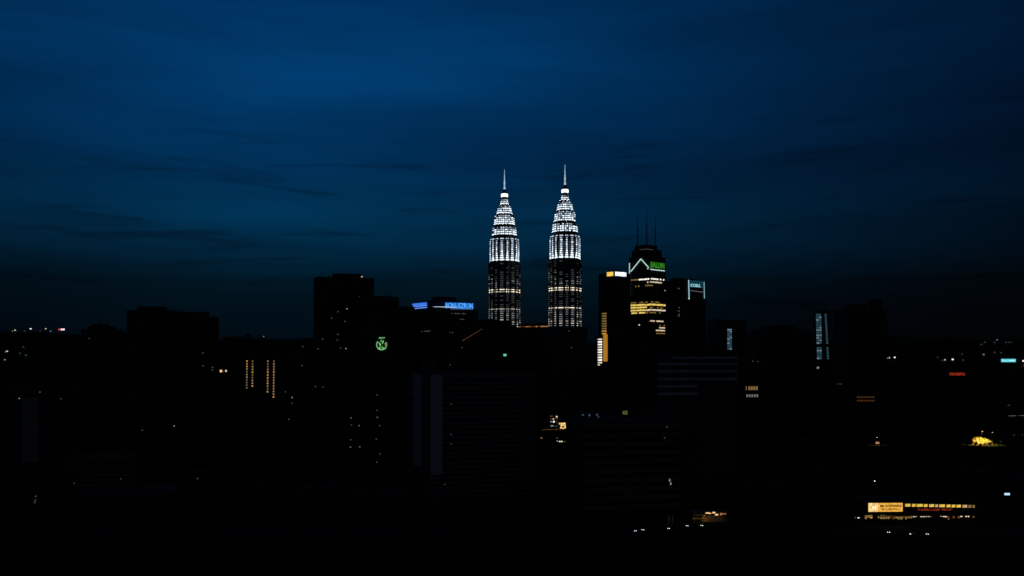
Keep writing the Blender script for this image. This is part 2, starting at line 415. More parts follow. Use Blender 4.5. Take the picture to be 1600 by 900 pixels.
M_dsteel_t = mat('tower_steel', (.16, .165, .175), .5, .4, spec=.5)
def make_tier(z0, z1, r0, r1, nf):
    mb = MB(); L_ = []; p = (z1 - z0) / nf
    for k in range(nf):
        ra = r0 + (r1 - r0) * k / nf; rb = r0 + (r1 - r0) * (k + 1) / nf; z = z0 + k * p
        L_ += [loop(outline(ra), z), loop(outline(ra), z + p * .22), loop(outline(ra, off=.6), z + p * .24), loop(outline(rb, off=.6), z + p * .96), loop(outline(rb), z + p * .98)]
    L_.append(loop(outline(r1), z1)); mb.rings(L_); return mb.mesh('tier', M_steel)
def make_neck(z0, z1, r): 
    mb = MB(); c = [(r * math.cos(2 * math.pi * i / 48), r * math.sin(2 * math.pi * i / 48)) for i in range(48)]
    mb.rings([loop(c, z0 - .5), loop(c, z1 + .5)]); return mb.mesh('neck', M_dsteel_t)
def arc_panel(mb, Rt, off, c, half, z0, z1, mi, R1=None, n=3):
    o0 = outline(Rt, 360, off); o1 = o0 if R1 is None else outline(R1, 360, off)
    ids = [round(c - half + 2 * half * i / n) % 360 for i in range(n + 1)]
    for a, b in zip(ids, ids[1:]):
        if a == b: continue
        mb.poly([(*o0[a], z0), (*o0[b], z0), (*o1[b], z1), (*o1[a], z1)], mi)
_oc = {}
_outline = outline
def outline(Rt, n=96, off=0.0):
    key = (round(Rt, 4), n, round(off, 4))
    if key not in _oc: _oc[key] = _outline(Rt, n, off)
    return _oc[key]
SHAFT = make_shaft(); TIERM = [make_tier(*t) for t in TIERS]
edges = [TOPMAIN] + [v for t in TIERS for v in t[:2]]
NECKM = []
for i, t in enumerate(TIERS):
    lo = TOPMAIN if i == 0 else TIERS[i - 1][1]
    NECKM.append(make_neck(lo, t[0], t[2] * (.86 if i else .93)))
def twin(px, Y, rot, label, seed):
    rnd = random.Random(seed)
    t = thing('skyscraper', label, 'skyscraper', (kx(px) * Y, Y, 0), R(rot), 'twin towers')
    link('shaft', SHAFT, t)
    # lit office windows of the shaft, storey by storey
    col_bias = [rnd.uniform(.55, 1.0) for _ in range(16)]
    mb = MB(); bright = {8: .95, 9: .9, 0: .9, -1: .6, -2: .5}
    for k in range(-26, 23):
        z = ZREF + k * PITCH + 1.0
        for j in range(16):
            c = j * 22.5; half = 4 if j % 2 == 0 else 6
            u = rnd.random() * col_bias[j]
            if k in (8, 9): mi = 0 if rnd.random() < .75 else 1
            elif k == 0: mi = 0 if rnd.random() < .35 else 1
            elif k in (-6, -7): mi = 1 if rnd.random() < .75 else 2
            elif -9 < k < 0: mi = 1 if u > .66 else (2 if u > .22 else 3)
            elif 0 < k < 8: mi = 3 if u > .12 else None
            elif 9 < k < 17: mi = 2 if u > .5 else 3 if u > .1 else None
            elif k >= 17: mi = 3 if u > .45 else None
            else: mi = 3 if u > .5 else None
            if mi is None: continue
            if k > 17 and mi == 3 and rnd.random() < .4: continue
            if k in (8, 9, 0): half += 2.0
            arc_panel(mb, 29.4, .78, c, half, z + .3, z + 1.65, mi)
            if k in (8, 9, 0, -1) and rnd.random() < .5: arc_panel(mb, 29.4, .78, c + 11, 2, z + .15, z + 1.85, min(mi + 1, 3), n=1)
    o = mb.build('lit_windows', [G_twb, G_twm, G_grey, G_dim], t); o['kind'] = 'stuff'
    for i, (z0, z1, r0, r1, nf) in enumerate(TIERS):
        link('neck', NECKM[i], t)
        ti = link('tier', TIERM[i], t)
        mb = MB(); p = (z1 - z0) / nf
        for k in range(nf):
            ra = r0 + (r1 - r0) * k / nf; rb = r0 + (r1 - r0) * (k + 1) / nf; z = z0 + k * p
            if i == 0:
                for j in range(16):
                    c = j * 22.5; half = 5.2 if j % 2 else 3.6
                    if k >= nf - 1:
                        arc_panel(mb, ra, .5, c, half + 2.5, z + p * .45, z + p * .9, 1); continue
                    wf = half + max(0, 2.6 - k * .9)
                    lv = k / (nf - 1) + rnd.uniform(-.34, .34)
                    mi = 0 if lv < .36 else 1 if lv < .78 else 2
                    arc_panel(mb, ra, .5, c - wf * .5, wf * .42, z + p * .27, z + p * .93, mi, n=2)
                    lv += rnd.uniform(-.35, .35); mi = 0 if lv < .36 else 1 if lv < .78 else 2
                    arc_panel(mb, ra, .5, c + wf * .5, wf * .42, z + p * .27, z + p * .93, mi, n=2)
                    if k < nf * .7: arc_panel(mb, ra, .5, c + 11.25, 2, z + p * .4, z + p * .8, 3 if k else 1, n=1)
            else:
                for j in range(32):
                    c = j * 11.25 + 5.6; lv = k / nf + rnd.uniform(-.25, .3)
                    mi = 0 if lv < .5 else 1 if lv < .85 else 2
                    q = rnd.random()
                    if q < (.22 if k == nf - 1 else .07): continue
                    if q < (.6 if k == nf - 1 else .22): mi = min(mi + 1, 3)
                    arc_panel(mb, ra, .5, c, 4.3, z + p * .28, z + p * rnd.uniform(.8, .92), mi, R1=rb, n=3)
        o = mb.build('floodlight_glow_panels', [G_f1, G_f2, G_f3, G_f4], ti); o['kind'] = 'stuff'  # self-glowing panels, brighter low down, stand in for floodlight on the steel
        lg = MB(); o1 = outline(r0 + (1.7 if i == 0 else 1.3)); lg.rings([loop(o1, z0 - .5), loop(o1, z0 - .05)]); lg.build('ledge', M_dsteel_t, ti)  # ring added to shield the neck and hide the floodlights from below
        fl = MB(); Rl = r0 + (1.2 if i == 0 else .9)
        for j in range(16):
            a = R(j * 22.5); x, y = outline(Rl, 96)[(j * 6) % 96]; e = Vector((-math.sin(a), math.cos(a), 0)) * .6; q = Vector((math.cos(a), math.sin(a), 0)) * .2
            P = Vector((x * .955, y * .955, z0 + .1)); e *= .7; fl.poly([P - e + q, P + e + q, P + e - q, P - e - q])
        o = fl.build('floodlights', G_flood, ti); o['kind'] = 'stuff'
    # lantern cap, cone, ring ball and spire
    mb = MB(); c = [(math.cos(2 * math.pi * i / 32), math.sin(2 * math.pi * i / 32)) for i in range(32)]
    mb.rings([[(x * r, y * r, z) for x, y in c] for r, z in ((6.0, 395.8), (4.6, 396.5), (4.6, 400.2))]); mb.build('collar', M_dsteel_t, t)
    mb = MB(); mb.rings([[(x * r, y * r, z) for x, y in c] for r, z in ((5.6, 400.2), (6.1, 401), (6.1, 405), (5.2, 405.8))]); mb.build('lantern', G_lantern, t)
    mb = MB(); mb.rings([[(x * r, y * r, z) for x, y in c] for r, z in ((5.2, 405.8), (4.6, 408), (2.6, 411.5), (1.5, 413.6))]); mb.build('cone', M_dsteel_t, t)
    mb = MB(); mb.rings([[(x * r, y * r, z) for x, y in c] for r, z in ((1.0, 413.6), (2.0, 414.6), (2.1, 415.8), (1.2, 416.8))]); mb.build('ring_ball', G_ball, t)
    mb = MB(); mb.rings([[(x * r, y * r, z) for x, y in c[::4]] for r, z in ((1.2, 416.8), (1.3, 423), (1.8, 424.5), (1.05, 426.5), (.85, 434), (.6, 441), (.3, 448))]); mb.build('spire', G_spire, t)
    return t
G_twb = glowmat('tower_window_bright', (1, .84, .64), 1.5, var=.45, scale=.25); G_twm = glowmat('tower_window_medium', (.98, .90, .78), .6, var=.5, scale=.25)
G_lantern = glowmat('lantern_light', (.95, .97, 1), 1.5); G_ball = glowmat('ball_light', (.75, .9, 1), .55)
G_spire = glowmat('spire_glow', (.58, .80, .95), .55, base=(.4, .4, .4), var=.5, scale=.3)  # floodlight on the spire is put into its material as glow
twin(788.3, 1745, 12, 'round white-lit skyscraper with spire, the lower and more distant of the twin pair', 3)
twin(882.8, 1700, 4, 'round white-lit skyscraper with spire, the taller-looking nearer twin', 5)

# sky bridge between them
A_, B_ = W(811, 509.5, 1738), W(857, 509.5, 1708)
d_ = (B_ - A_); ln = d_.length; mid = (A_ + B_) / 2
t = thing('sky_bridge', 'thin orange-lit bridge joining the two white-lit skyscrapers', 'bridge', (mid.x, mid.y, A_.z), math.atan2(d_.y, d_.x))
mb = MB(); mb.box(-ln / 2 - 2, ln / 2 + 2, -2.6, 2.6, -4.2, -3.4); mb.box(-ln / 2 - 2, ln / 2 + 2, -2.6, 2.6, 3.4, 4.4); mb.box(-ln / 2 - 2, ln / 2 + 2, -2.3, 2.3, -.4, .4); mb.build('deck', M_dsteel_t, t)
mb = MB(); mb.box(-ln / 2, ln / 2, -2.3, 2.3, .4, 3.4); mb.box(-ln / 2, ln / 2, -2.3, 2.3, -3.4, -.4); mb.build('glazing', M_glass, t)
n_ = 12
G_bro = glowmat('bridge_lamp_orange', (1, .44, .14), .36, var=.6, scale=.2); G_brd = glowmat('bridge_lamp_dull', (1, .26, .07), .09, var=.5, scale=.2)
for i in range(n_):
    x0 = -ln / 2 + ln * i / n_; mb = MB(); mb.box(x0 + .4, x0 + ln / n_ - .4, -2.5, -2.25, -2.3, -.6); mb.build('lit_window', G_bro if i in (0, 3, 4, 7, 9, 10, 11) else G_brd, t)
for sx in (-1, 1):
    mb = MB(); mb.tube((sx * 2, 0, -4.3), (sx * ln * .48, 0, -54), .8, 8); mb.build('strut', M_dsteel_t, t)

# ------------------------------------------------------------------ office towers to the right of the twins
b = B('office_tower', 'dark tower with yellow and white rooftop sign and amber-lit lower corner', 935.5, 985, 429, 1380, 40, .95).body('grid', M_dconc)
b.plant(948, 972, 423.5); 
s, w, h = b.sign(949, 958.5, 425, 431.5, 'rooftop_sign', 'square yellow illuminated sign on the top corner of a dark tower')
mb = MB(); mb.box(-w / 2, w / 2, -.6, 0, -h / 2, h / 2); mb.build('light_box', glowmat('sign_yellow', (1, .62, .10), .95, var=.25, scale=.3), s)
mb = MB(); mb.box(-w / 2 - .3, w / 2 + .3, .02, .4, -h / 2 - .3, h / 2 + .3); mb.build('backing', M_dsteel, s)
s, w, h = b.sign(961, 978, 425.2, 431.5, 'rooftop_sign', 'white illuminated lettering sign beside the square yellow one')
text('lettering', 'HWMEEN', w, h, glowmat('sign_white', (.9, .94, 1), 1.6), s, bold=.05)
mb = MB(); mb.box(-w / 2 - .3, w / 2 + .3, .3, .6, -h / 2 - .3, h / 2 + .3); mb.build('backing', glowmat('sign_back_soft', (.7, .8, 1), .28), s)
for y in range(9): b.window(940.5, 947.5, 489 + y * 3.9, 491 + y * 3.9, G_dyel if y not in (7, 8) else G_or, frame=False)
b = B('office_building', 'low slab with an amber glowing wall and a ladder of white lit balconies', 932.5, 952, 527, 1330, 52, .9).body('blank', M_dconc)
G_amb = glowmat('amber_wall_panel', (1, .42, .035), .42, var=.25, scale=.08)
for i in range(11): b.window(941.3, 950.2, 522.5 + i * 3.95, 526.3 + i * 3.95 - (1.2 if i > 9 else 0), G_amb, name='amber_panel', frame=False)
for i in range(11): b.window(934.2, 940.6, 529 + i * 4.05, 531.3 + i * 4.05, G_white if i % 3 else G_wwarm, name='lit_balcony', frame=False, proud=.5)
b = B('office_tower', 'tall tower with three masts, green lettering and a pale neon gable outline', 983, 1040, 404, 1450, 44, 1.0).body('grid', M_dconc, pitch=3.9, bay=3.6)
def shoulder(b, px0, px1, y1, base, name):
    x0, x1 = kx(px0) * b.Y, kx(px1) * b.Y; w = (x1 - x0) / (math.cos(b.th) + math.sin(b.th)); z0, z1 = base, wz(y1, b.Y)
    mb = MB(); mb.box(-w / 2, w / 2, -w / 2, w / 2, z0, z1); c = b.loc(((x0 + x1) / 2, b.Y, 0))
    o = mb.build(name, M_dconc, b.o, (c.x, c.y, 0)); n = max(2, int((z1 - z0) / 3)); lv = MB()
    for k in range(n): lv.box(-w / 2 - .25, w / 2 + .25, -w / 2 - .25, w / 2 + .25, z0 + .6 + (z1 - z0) * k / n, z0 + 1.6 + (z1 - z0) * k / n)
    lv.build('ledge', M_dconc, o); return z1
z = shoulder(b, 987, 1034, 391.5, b.h - .5, 'upper_storeys'); z = shoulder(b, 992, 1027, 384, z - .1, 'crown')
for px, py in ((996, 335), (1010.5, 326), (1024, 335)): b.mast(px, py, 384.5, r=.75)
G_neon = glowmat('neon_pale_green', (.62, .95, .85), .85)
b.line([(983.9, 411), (983.9, 461)], .75, glowmat('neon_pale_cyan', (.5, .82, .85), .7), 'neon_edge')
b.line([(985.3, 424), (987, 423), (1001.8, 404.5), (1010.6, 414.5), (1014, 418.2)], .62, G_neon, 'neon_gable')
b.line([(1011.5, 419.5), (1017, 421), (1038, 423.3)], .62, G_neon, 'neon_ledge')
b.line([(1000, 390), (1011, 389.2), (1020, 390.5)], .35, glowmat('ledge_faint', (.6, .55, .45), .10), 'ledge_light')
s, w, h = b.sign(1016, 1037.5, 410.3, 419, 'rooftop_sign', 'green glowing lettering near the top of the three-masted tower', .8)
text('lettering', 'EALUN', w, h, glowmat('sign_green', (.10, .60, .05), .34, var=.3, scale=.3), s, bold=.035)
mb = MB(); mb.box(-w / 2 - .5, w / 2 + .5, .35, .7, -h / 2 - .4, h / 2 + .4); mb.build('backing', glowmat('sign_green_back', (.02, .22, .02), .14), s)
for (x0, x1, y, hh, m, dr) in ((986, 998, 437.3, 1.8, G_dyel, .25), (998, 1038, 436.4, 2.2, G_white, .12), (1011, 1034, 441, 1.9, G_wwarm, .2), (990, 1004, 447.3, 2, G_dyel, .3), (1008, 1020, 446, 1.8, G_dyel, .3),
        (985.5, 1008, 472.8, 1.7, G_dyel, .15), (1008, 1030, 472, 1.5, G_dyel, .4), (985.5, 1008, 476.7, 2.7, G_yel, .0), (1008, 1040, 476.3, 2.7, G_yel, .03), (985.5, 1011, 480.6, 2.5, G_yel, .03), (1011, 1038, 480.8, 1.8, G_dyel, .25),
        (985.5, 1008, 485, 2.5, G_yel, .03), (1008, 1040, 484.6, 2.4, G_wwarm, .1), (986.5, 1008, 489, 2.3, G_yel, .06), (1008, 1032, 488.6, 1.9, G_dyel, .2),
        (1014, 1039, 501.8, 2.0, G_wwarm, .1), (1014, 1020, 505, 1.3, G_dyel, .3), (1024, 1039, 508.4, 1.4, G_dyel, .5), (1025, 1039, 512.2, 1.9, G_wwarm, .2), (1024.5, 1039, 516.4, 2, G_wwarm, .15), (1025, 1039, 521, 1.7, G_dyel, .35)):
    b.band(x0, x1, y, hh, m, drop=dr)
b.windows([(999, 507.7, G_wwarm), (1038.7, 454, G_grey)], G_wwarm, 2.4, 1.8)
b = B('office_tower', 'dark slab tower with a teal sign framed by two pale neon verticals', 1039, 1102, 441, 1500, 38, .72).body('ribbon', M_dconc)
b.plant(1046, 1088, 436); b.mast(1078.5, 417, 441, r=.3)
G_nblue = glowmat('neon_ice_blue', (.48, .82, .95), .75)
b.line([(1075.6, 437.5), (1076.4, 467.5)], .7, G_nblue, 'neon_edge'); b.line([(1099.6, 440.5), (1100.2, 466.5)], .62, glowmat('neon_sea_blue', (.35, .68, .75), .62), 'neon_edge')
b.line([(1078.5, 454), (1098, 456.5)], .4, glowmat('neon_mauve', (.5, .42, .5), .28), 'neon_ledge')
s, w, h = b.sign(1077.5, 1098, 438.5, 449.5, 'rooftop_sign', 'teal panel with pale lettering between two neon verticals', .5)
mb = MB(); mb.box(-w / 2, w / 2, .05, .4, -h / 2, h / 2); mb.build('panel', glowmat('sign_teal', (.03, .20, .30), .16, var=.4, scale=.3), s)
text('lettering', 'ICOBUL', w * .76, h * .46, glowmat('sign_teal_letters', (.35, .8, .92), .75), s, (-w * .06, 0, -h * .2), bold=.04)
mb = MB(); mb.tube((0, 0, 0), (0, -.01, .8), .8, 8); p, phi = b.hit(1076.5, 467); mb.build('lamp', G_white, b.o, p + Vector((-.6, -.6, 0)))
for k, y in enumerate((450, 480, 485, 490, 493)): b.window(1059 + k % 2, 1062.5, y, y + 1.6, G_dim)

# ------------------------------------------------------------------ left centre: dark tower, blue-sign tower, green emblem
b = B('apartment_tower', 'tall black flat-topped tower standing left of the blue rooftop signs', 490, 584.5, 437, 1150, 14, .55).body('grid', M_dconc)
b.plant(518, 566, 428.5); b.plant(498, 508, 433); b.mast(573.5, 419.5, 437, r=.22); b.mast(500, 430, 437, r=.15)
mb = MB(); mb.tube((0, 0, 0), (0, 0, 1.2), .7, 8); mb.build('roof_lamp', G_wwarm, b.o, b.loc((kx(566) * 1150 + 1, 1140, b.h + 2)))
b.windows([(504, 530), (528, 522.5), (527, 531), (532, 543.5), (540.5, 544.5, G_grey), (497, 545), (542, 482.5, G_grey), (528, 487), (561.5, 476), (562, 464), (518, 497), (539, 502)], G_dim, 1.9, 1.7)
b = B('apartment_tower', 'black tower wall behind the round green emblem', 560, 622, 466, 1120, 14, .6).body('ribbon', M_dconc)
b.plant(588, 612, 463)
b2 = b
b = B('office_building', 'low black office block between the emblem tower and the blue signs', 612, 648, 481, 1200, 20, .7).body('grid', M_dconc)
# emblem: ring of glowing arcs round spread petals, a small bar of lettering above
s, w, h = b2.sign(587, 605.5, 527, 546.5, 'wall_emblem', 'round pale green glowing emblem high on a black tower', .6)
G_em = glowmat('emblem_green', (.30, .85, .30), .75, var=.4, scale=.3); G_em2 = glowmat('emblem_dull_green', (.42, .55, .22), .42, var=.3, scale=.3); G_em3 = glowmat('emblem_leaf', (.22, .75, .22), .55)
rr = w * .46
def arc(mb, r0, r1, a0, a1, cz, n=10):
    for i in range(n):
        a, c = R(a0 + (a1 - a0) * i / n), R(a0 + (a1 - a0) * (i + 1) / n)
        P = [(r * math.cos(x), y, cz + r * math.sin(x)) for y in (-.4, 0) for r, x in ((r0, a), (r1, a), (r1, c), (r0, c))]
        i0 = len(mb.v); mb.v += P
        for q in ((0, 1, 2, 3), (7, 6, 5, 4), (0, 4, 5, 1), (1, 5, 6, 2), (2, 6, 7, 3), (3, 7, 4, 0)): mb.f.append(tuple(i0 + k for k in q)); mb.m.append(0)
cz = -h * .1
mb = MB(); arc(mb, rr * .84, rr, 140, 220, cz); mb.build('ring_arc', G_em, s)
mb = MB(); arc(mb, rr * .84, rr, 205, 335, cz); mb.build('ring_arc', G_em, s)
mb = MB(); arc(mb, rr * .62, rr, -22, 30, cz); mb.build('ring_arc', G_em2, s)
def petal(ax, az, bx, bz, wd, m):
    mb = MB(); dx, dz = bx - ax, bz - az; l = math.hypot(dx, dz); nx, nz = -dz / l * wd * .75, dx / l * wd * .75; mx, mz = (ax + bx) / 2, (az + bz) / 2
    f = [(ax, az), (mx + nx, mz + nz), (bx, bz), (mx - nx, mz - nz)]
    i0 = 0; mb.v = [(x * rr, -.4, cz + z * rr) for x, z in f] + [(x * rr, 0, cz + z * rr) for x, z in f]
    for q in ((0, 1, 2, 3), (7, 6, 5, 4), (0, 4, 5, 1), (1, 5, 6, 2), (2, 6, 7, 3), (3, 7, 4, 0)): mb.f.append(q); mb.m.append(0)
    mb.build('petal', m, s)
for a in ((-.6, .55, -.18, -.15, .16, G_em), (-.1, .95, -.05, .45, .22, G_em3), (.35, .9, .08, .05, .15, G_em), (-.5, -.9, -.28, -.3, .17, G_em), (.05, -.85, .05, -.15, .1, G_em3), (.3, -.95, .25, -.35, .18, G_em), (.6, -.75, .66, -.35, .08, G_em), (-.3, .3, -.25, -.3, .16, G_em)): petal(*a)
text('lettering', 'MUT', w * .5, h * .1, G_em, s, (w * .03, 0, h * .45), bold=.04)

b = B('office_tower', 'broad dark tower topped with blue illuminated signs', 640, 747, 485, 1250, 33, .82).body('grid', M_dconc)
b.plant(668, 720, 470, depth=.8); o = b.plant(674, 712, 464.5, base=wz(470, 1250), depth=.8)
s, w, h = b.sign(645, 667.5, 473.2, 482, 'rooftop_sign', 'small sign of three blue bars on the roof of the broad tower', .5)
G_blue = glowmat('sign_blue', (.05, .22, .95), .85, var=.3, scale=.3); G_blueb = glowmat('sign_light_blue', (.16, .36, 1), .95)
for z, hh, m in ((.22, .5, G_blue), (-.11, .1, G_blueb), (-.43, .14, G_blueb)):
    mb = MB(); mb.box(-w / 2, w / 2, -.5, 0, z * h - hh * h / 2, z * h + hh * h / 2); mb.build('bar', m, s)
mb = MB(); mb.box(-w / 2 - .3, w / 2 + .3, .05, .4, -h * .52, h * .5); mb.build('backing', glowmat('sign_blue_back', (.01, .03, .45), .4), s)
mb = MB()
for x in (-.4, 0, .4): mb.box(w * x - .15, w * x + .15, .45, .8, -h * .5 - 3, h * .5)
mb.build('support', M_dsteel, s)
s, w, h = b.sign(696, 739, 473.3, 481.8, 'rooftop_sign', 'long blue illuminated lettering on the roof of the broad tower', .5)
text('lettering', 'BONUSZRUM', w, h, glowmat('sign_blue_letters', (.07, .36, 1), .95, var=.35, scale=.25), s, bold=.045)
mb = MB(); mb.box(-w / 2 - .4, w / 2 + .4, .25, .6, -h * .55, h * .55); mb.build('backing', glowmat('sign_blue_panel', (.01, .12, .75), .32), s)
mb = MB()
for i in range(7): mb.box(w * (i / 6 - .5) - .15, w * (i / 6 - .5) + .15, .65, 1, -h * .55 - 3, h * .55)
mb.build('support', M_dsteel, s)
b.line([(679, 479.3), (690, 479.5)], .4, glowmat('strip_ice', (.6, .85, 1), .7), 'strip_light'); b.line([(690, 479.5), (712, 480.3)], .5, glowmat('strip_ice', (.6, .85, 1), .7), 'strip_light')
b.line([(704, 482.6), (738, 483)], .3, glowmat('strip_faint', (.3, .5, 1), .4), 'strip_light'); b.windows([(677.5, 479.3, G_grey), (641.8, 486.8, G_grey)], G_grey, 2.2, 1.3)
b.band(705, 730, 490, 1.4, G_dim, drop=.3); b.band(658, 672, 517.5, 1.3, G_dim, drop=.3); b.band(702, 708, 519.5, 1.4, G_dim, drop=.2); b.band(718, 730, 499, 1, G_dim, drop=.4)

# tower crane working beside it
t = thing('tower_crane', 'dim orange-lit luffing crane in front of the left white skyscraper', 'crane', (kx(719) * 1180, 1180, 0))
def lattice(mb, p, q, w, n, r=.14):
    p, q = Vector(p), Vector(q); d = (q - p).normalized(); u = d.cross(Vector((0, 1, 0))).normalized() * w; v = u.cross(d).normalized() * w
    cs = [u + v, u - v, -u - v, -u + v]
    for c in cs: mb.tube(p + c, q + c, r, 4)
    for i in range(n):
        a, b_ = p.lerp(q, i / n), p.lerp(q, (i + 1) / n)
        for k in range(4): mb.tube(a + cs[k], b_ + cs[(k + 1) % 4], r * .6, 3)
zc = lambda y: wz(y, 1180)
mb = MB(); lattice(mb, (0, 0, 0), (0, 0, zc(532)), .9, 40); mb.build('mast', M_dsteel, t)
M_crane = mat('crane_paint', (.45, .2, .05), .6)
jib0, jib1 = Vector((.8, 0, zc(534))), Vector((26, -1, zc(514)))
mb = MB(); lattice(mb, jib0, jib1, .55, 14); mb.build('jib', M_crane, t)
mb = MB(); mb.tube(jib0 + Vector((0, -.8, 0)), jib1 + Vector((0, -.8, 0)), .26, 5); mb.build('jib_glow_tube', glowmat('jib_glow', (1, .42, .22), .10, var=.95, scale=.5), t)  # added glowing tube in place of work lights falling on the jib
mb = MB(); lattice(mb, (0, 0, zc(532)), (-2, 0, zc(499)), .5, 10); mb.build('a_frame', M_dsteel, t)
mb = MB(); mb.tube((-2, 0, zc(499)), jib0.lerp(jib1, .75), .12, 4); mb.tube((8, 0, zc(511)), jib0.lerp(jib1, .65), .12, 4); mb.build('pendant_line', M_dsteel, t)
mb = MB(); mb.box(-9, 0, -1.2, 1.2, zc(533.5), zc(531.5)); mb.box(-9, -6, -1.4, 1.4, zc(535), zc(531.3)); mb.build('counterweight', M_dconc, t)
mb = MB(); mb.box(.6, 2.6, -2.4, -1, zc(535.8), zc(533)); mb.build('cab', M_glass, t)

# blocks that hide the foot of the twins
b = B('office_building', 'black block hiding the foot of the left white-lit skyscraper', 742, 800, 503, 1300, 12, .6).body('grid', M_dconc); b.plant(752, 780, 499.5)
b = B('office_building', 'black stepped block directly below the orange bridge', 796, 852, 515, 1320, 8, .5).body('ribbon', M_dconc); b.plant(797, 807, 509)
b = B('office_building', 'dark banded office block below the right white-lit skyscraper', 850, 917, 513.5, 1250, 10, .7).body('ribbon', mat('grey_band', (.2, .2, .22)), pitch=4.5)
b.windows([(893, 543), (889, 517)], G_dim, 2, 1.2)
b = B('office_building', 'black block in front of the three-masted tower', 951, 1024.5, 512, 1120, 10, .6).body('grid', M_dconc); b.plant(962, 990, 508)
b = B('office_building', 'low black block below the amber-lit corner', 912, 962, 572.5, 1080, 10, .6).body('grid', M_dconc)
b = B('office_building', 'wide black block standing in front of the crane', 700, 836, 553, 1060, 10, .45).body('grid', M_dconc); b.plant(772, 800, 548); b.plant(716, 740, 549)
s, w, h = b.sign(786.5, 791, 553, 556.5, 'wall_sign', 'tiny mint green light in front of the twin skyscrapers', .5)
mb = MB(); mb.box(-w / 2, w / 2, -.4, 0, -h / 2, h / 2); mb.build('light_box', glowmat('sign_mint', (.25, .9, .68), .65), s)
mb = MB(); mb.box(-w / 2 - .2, w / 2 + .2, .02, .4, -h / 2 - .2, h / 2 + .2); mb.build('backing', M_dsteel, s)
b.windows([(704, 570), (722, 543)], G_dim, 1.8, 1.5)

# ------------------------------------------------------------------ middle distance
b = B('apartment_block', 'broad block with pale blank end walls, lowest below the twin skyscrapers', 638, 836, 584, 900, 24, .62)
b.body('ribbon', mat('dim_render', (.24, .25, .27)), pitch=4.2); b.plant(659, 684, 563.5, M_cream, depth=.8); b.plant(700, 780, 577, depth=.3)
for x0, x1, y1 in ((646.5, 659.5, 728), (672, 691, 742)):
    c, phi, w, h = b.rect(x0, x1, 585, y1); mb = MB(); mb.box(-w / 2, w / 2, -.9, .1, -h / 2, h / 2); mb.build('end_wall', M_pale, b.o, c, phi)
for i in range(9):
    y = 598 + i * 15; c, phi, w, h = b.rect(639.3, 645.5, y, y + 5); mb = MB(); mb.box(-w / 2, w / 2, -1.6, .1, -h / 2, h / 2); mb.build('balcony', M_cream, b.o, c, phi)
for x in (817, 834):
    c, phi, w, h = b.rect(x - 1.6, x + 1.6, 585, 735); mb = MB(); mb.box(-w / 2, w / 2, -1.0, .1, -h / 2, h / 2); mb.build('pilaster', M_conc, b.o, c, phi)
b.windows([(705, 631.5), (705, 679), (705, 694), (695, 757)], G_dim, 1.6, 1.2)
b = B('apartment_block', 'black block with a column of faint windows left of the pale end walls', 500, 640, 592, 960, 18, .5).body('grid', M_dconc)
b.plant(540, 580, 586)
b.windows([(548.5, 653, G_dim2), (549, 664), (561, 665, G_dim2), (547.5, 698.5, G_dim2), (562, 698, G_dim2), (548, 687), (589, 617), (589, 641), (589.5, 652, G_dim2), (593, 665), (588, 686), (593.5, 709), (588.5, 722), (493, 604), (505, 605), (463, 718)][:13] + [(505, 605)], G_dim, 2.2, 1.4)
b = B('apartment_block', 'dark block with a few faint windows at the left edge of the black tower', 436, 500, 556, 1020, 16, .6).body('grid', M_dconc)
b.windows([(446, 612), (456.5, 621, G_grey), (456.5, 630), (451, 655), (472, 541 + 30), (493, 604, G_dim), (463, 718)][:6], G_dim, 1.5, 1.8)
b = B('office_building', 'dark office block with pale horizontal bands right of centre', 1029, 1154, 556, 900, 10, .5)
b.body('blank', M_dconc)
for i, y in enumerate((557, 566.5, 578, 590, 601.5, 613)):
    for x0, x1 in (((1050, 1152),) if i == 0 else ((1031, 1086), (1087, 1152)) if i < 4 else ((1031, 1086),)):
        c, phi, w, h = b.rect(x0, x1, y, y + 4.2); mb = MB(); mb.box(-w / 2, w / 2, -.8, .1, -h / 2, h / 2); mb.build('concrete_band', M_pale, b.o, c, phi)
b = B('office_building', 'block with two short rows of amber and white windows', 1152, 1216, 563, 1000, 12, .6).body('grid', M_dconc)
b.plant(1160, 1178, 559); b.windows([(1176, 560.5 + 4), (1184, 565)], G_dim, 1.6, 1.2)
for i in range(5): b.window(1165.2 + i * 3.9, 1168 + i * 3.9, 603.5, 609.5, glowmat('window_amber', (1, .58, .20), .22, var=.5, scale=.6))
for i in range(5): b.window(1166 + i * 3.9, 1168.6 + i * 3.9, 616, 620.5, glowmat('window_bone', (.9, .85, .72), .16, var=.6, scale=.8))
b = B('office_tower', 'far dark tower with one pale blue window column', 1106, 1166, 502, 1620, 12, .6).body('grid', M_dconc); b.plant(1115, 1128, 498)
for i in range(11):
    for x in (1136.3, 1139.9): b.window(x, x + 3.3, 514 + i * 3, 516.3 + i * 3, G_teal if random.random() < .6 else G_tealb, frame=False)
b = B('office_building', 'far black block between the banded office and the blue window columns', 1168, 1268, 516, 1750, 8, .5).body('grid', M_dconc); b.plant(1190, 1240, 509)
b = B('apartment_tower', 'slim tower with two columns of bluish lit windows', 1271, 1297.5, 487, 1400, 25, .8).body('grid', M_dconc)
for i in range(18):
    y = 490.5 + i * 4
    if i in (12,): continue
    for x in (1275.2, 1279.3):
        x += i * .1
        b.window(x, x + 3.7, y, y + 2.7, G_tealb if i == 14 or random.random() < .3 else G_teal, frame=False)
    b.window(1288.4 + i * .22, 1291.3 + i * .22, y, y + 2.7, G_teal, frame=False)
b.window(1276.5, 1280, 573, 576, G_grey)
b = B('apartment_tower', 'wide black stepped tower right of the slim blue-lit one', 1302, 1386, 485, 1480, 10, .55).body('grid', M_dconc)
b.plant(1322, 1352, 475.5); b.plant(1357, 1377.5, 468)
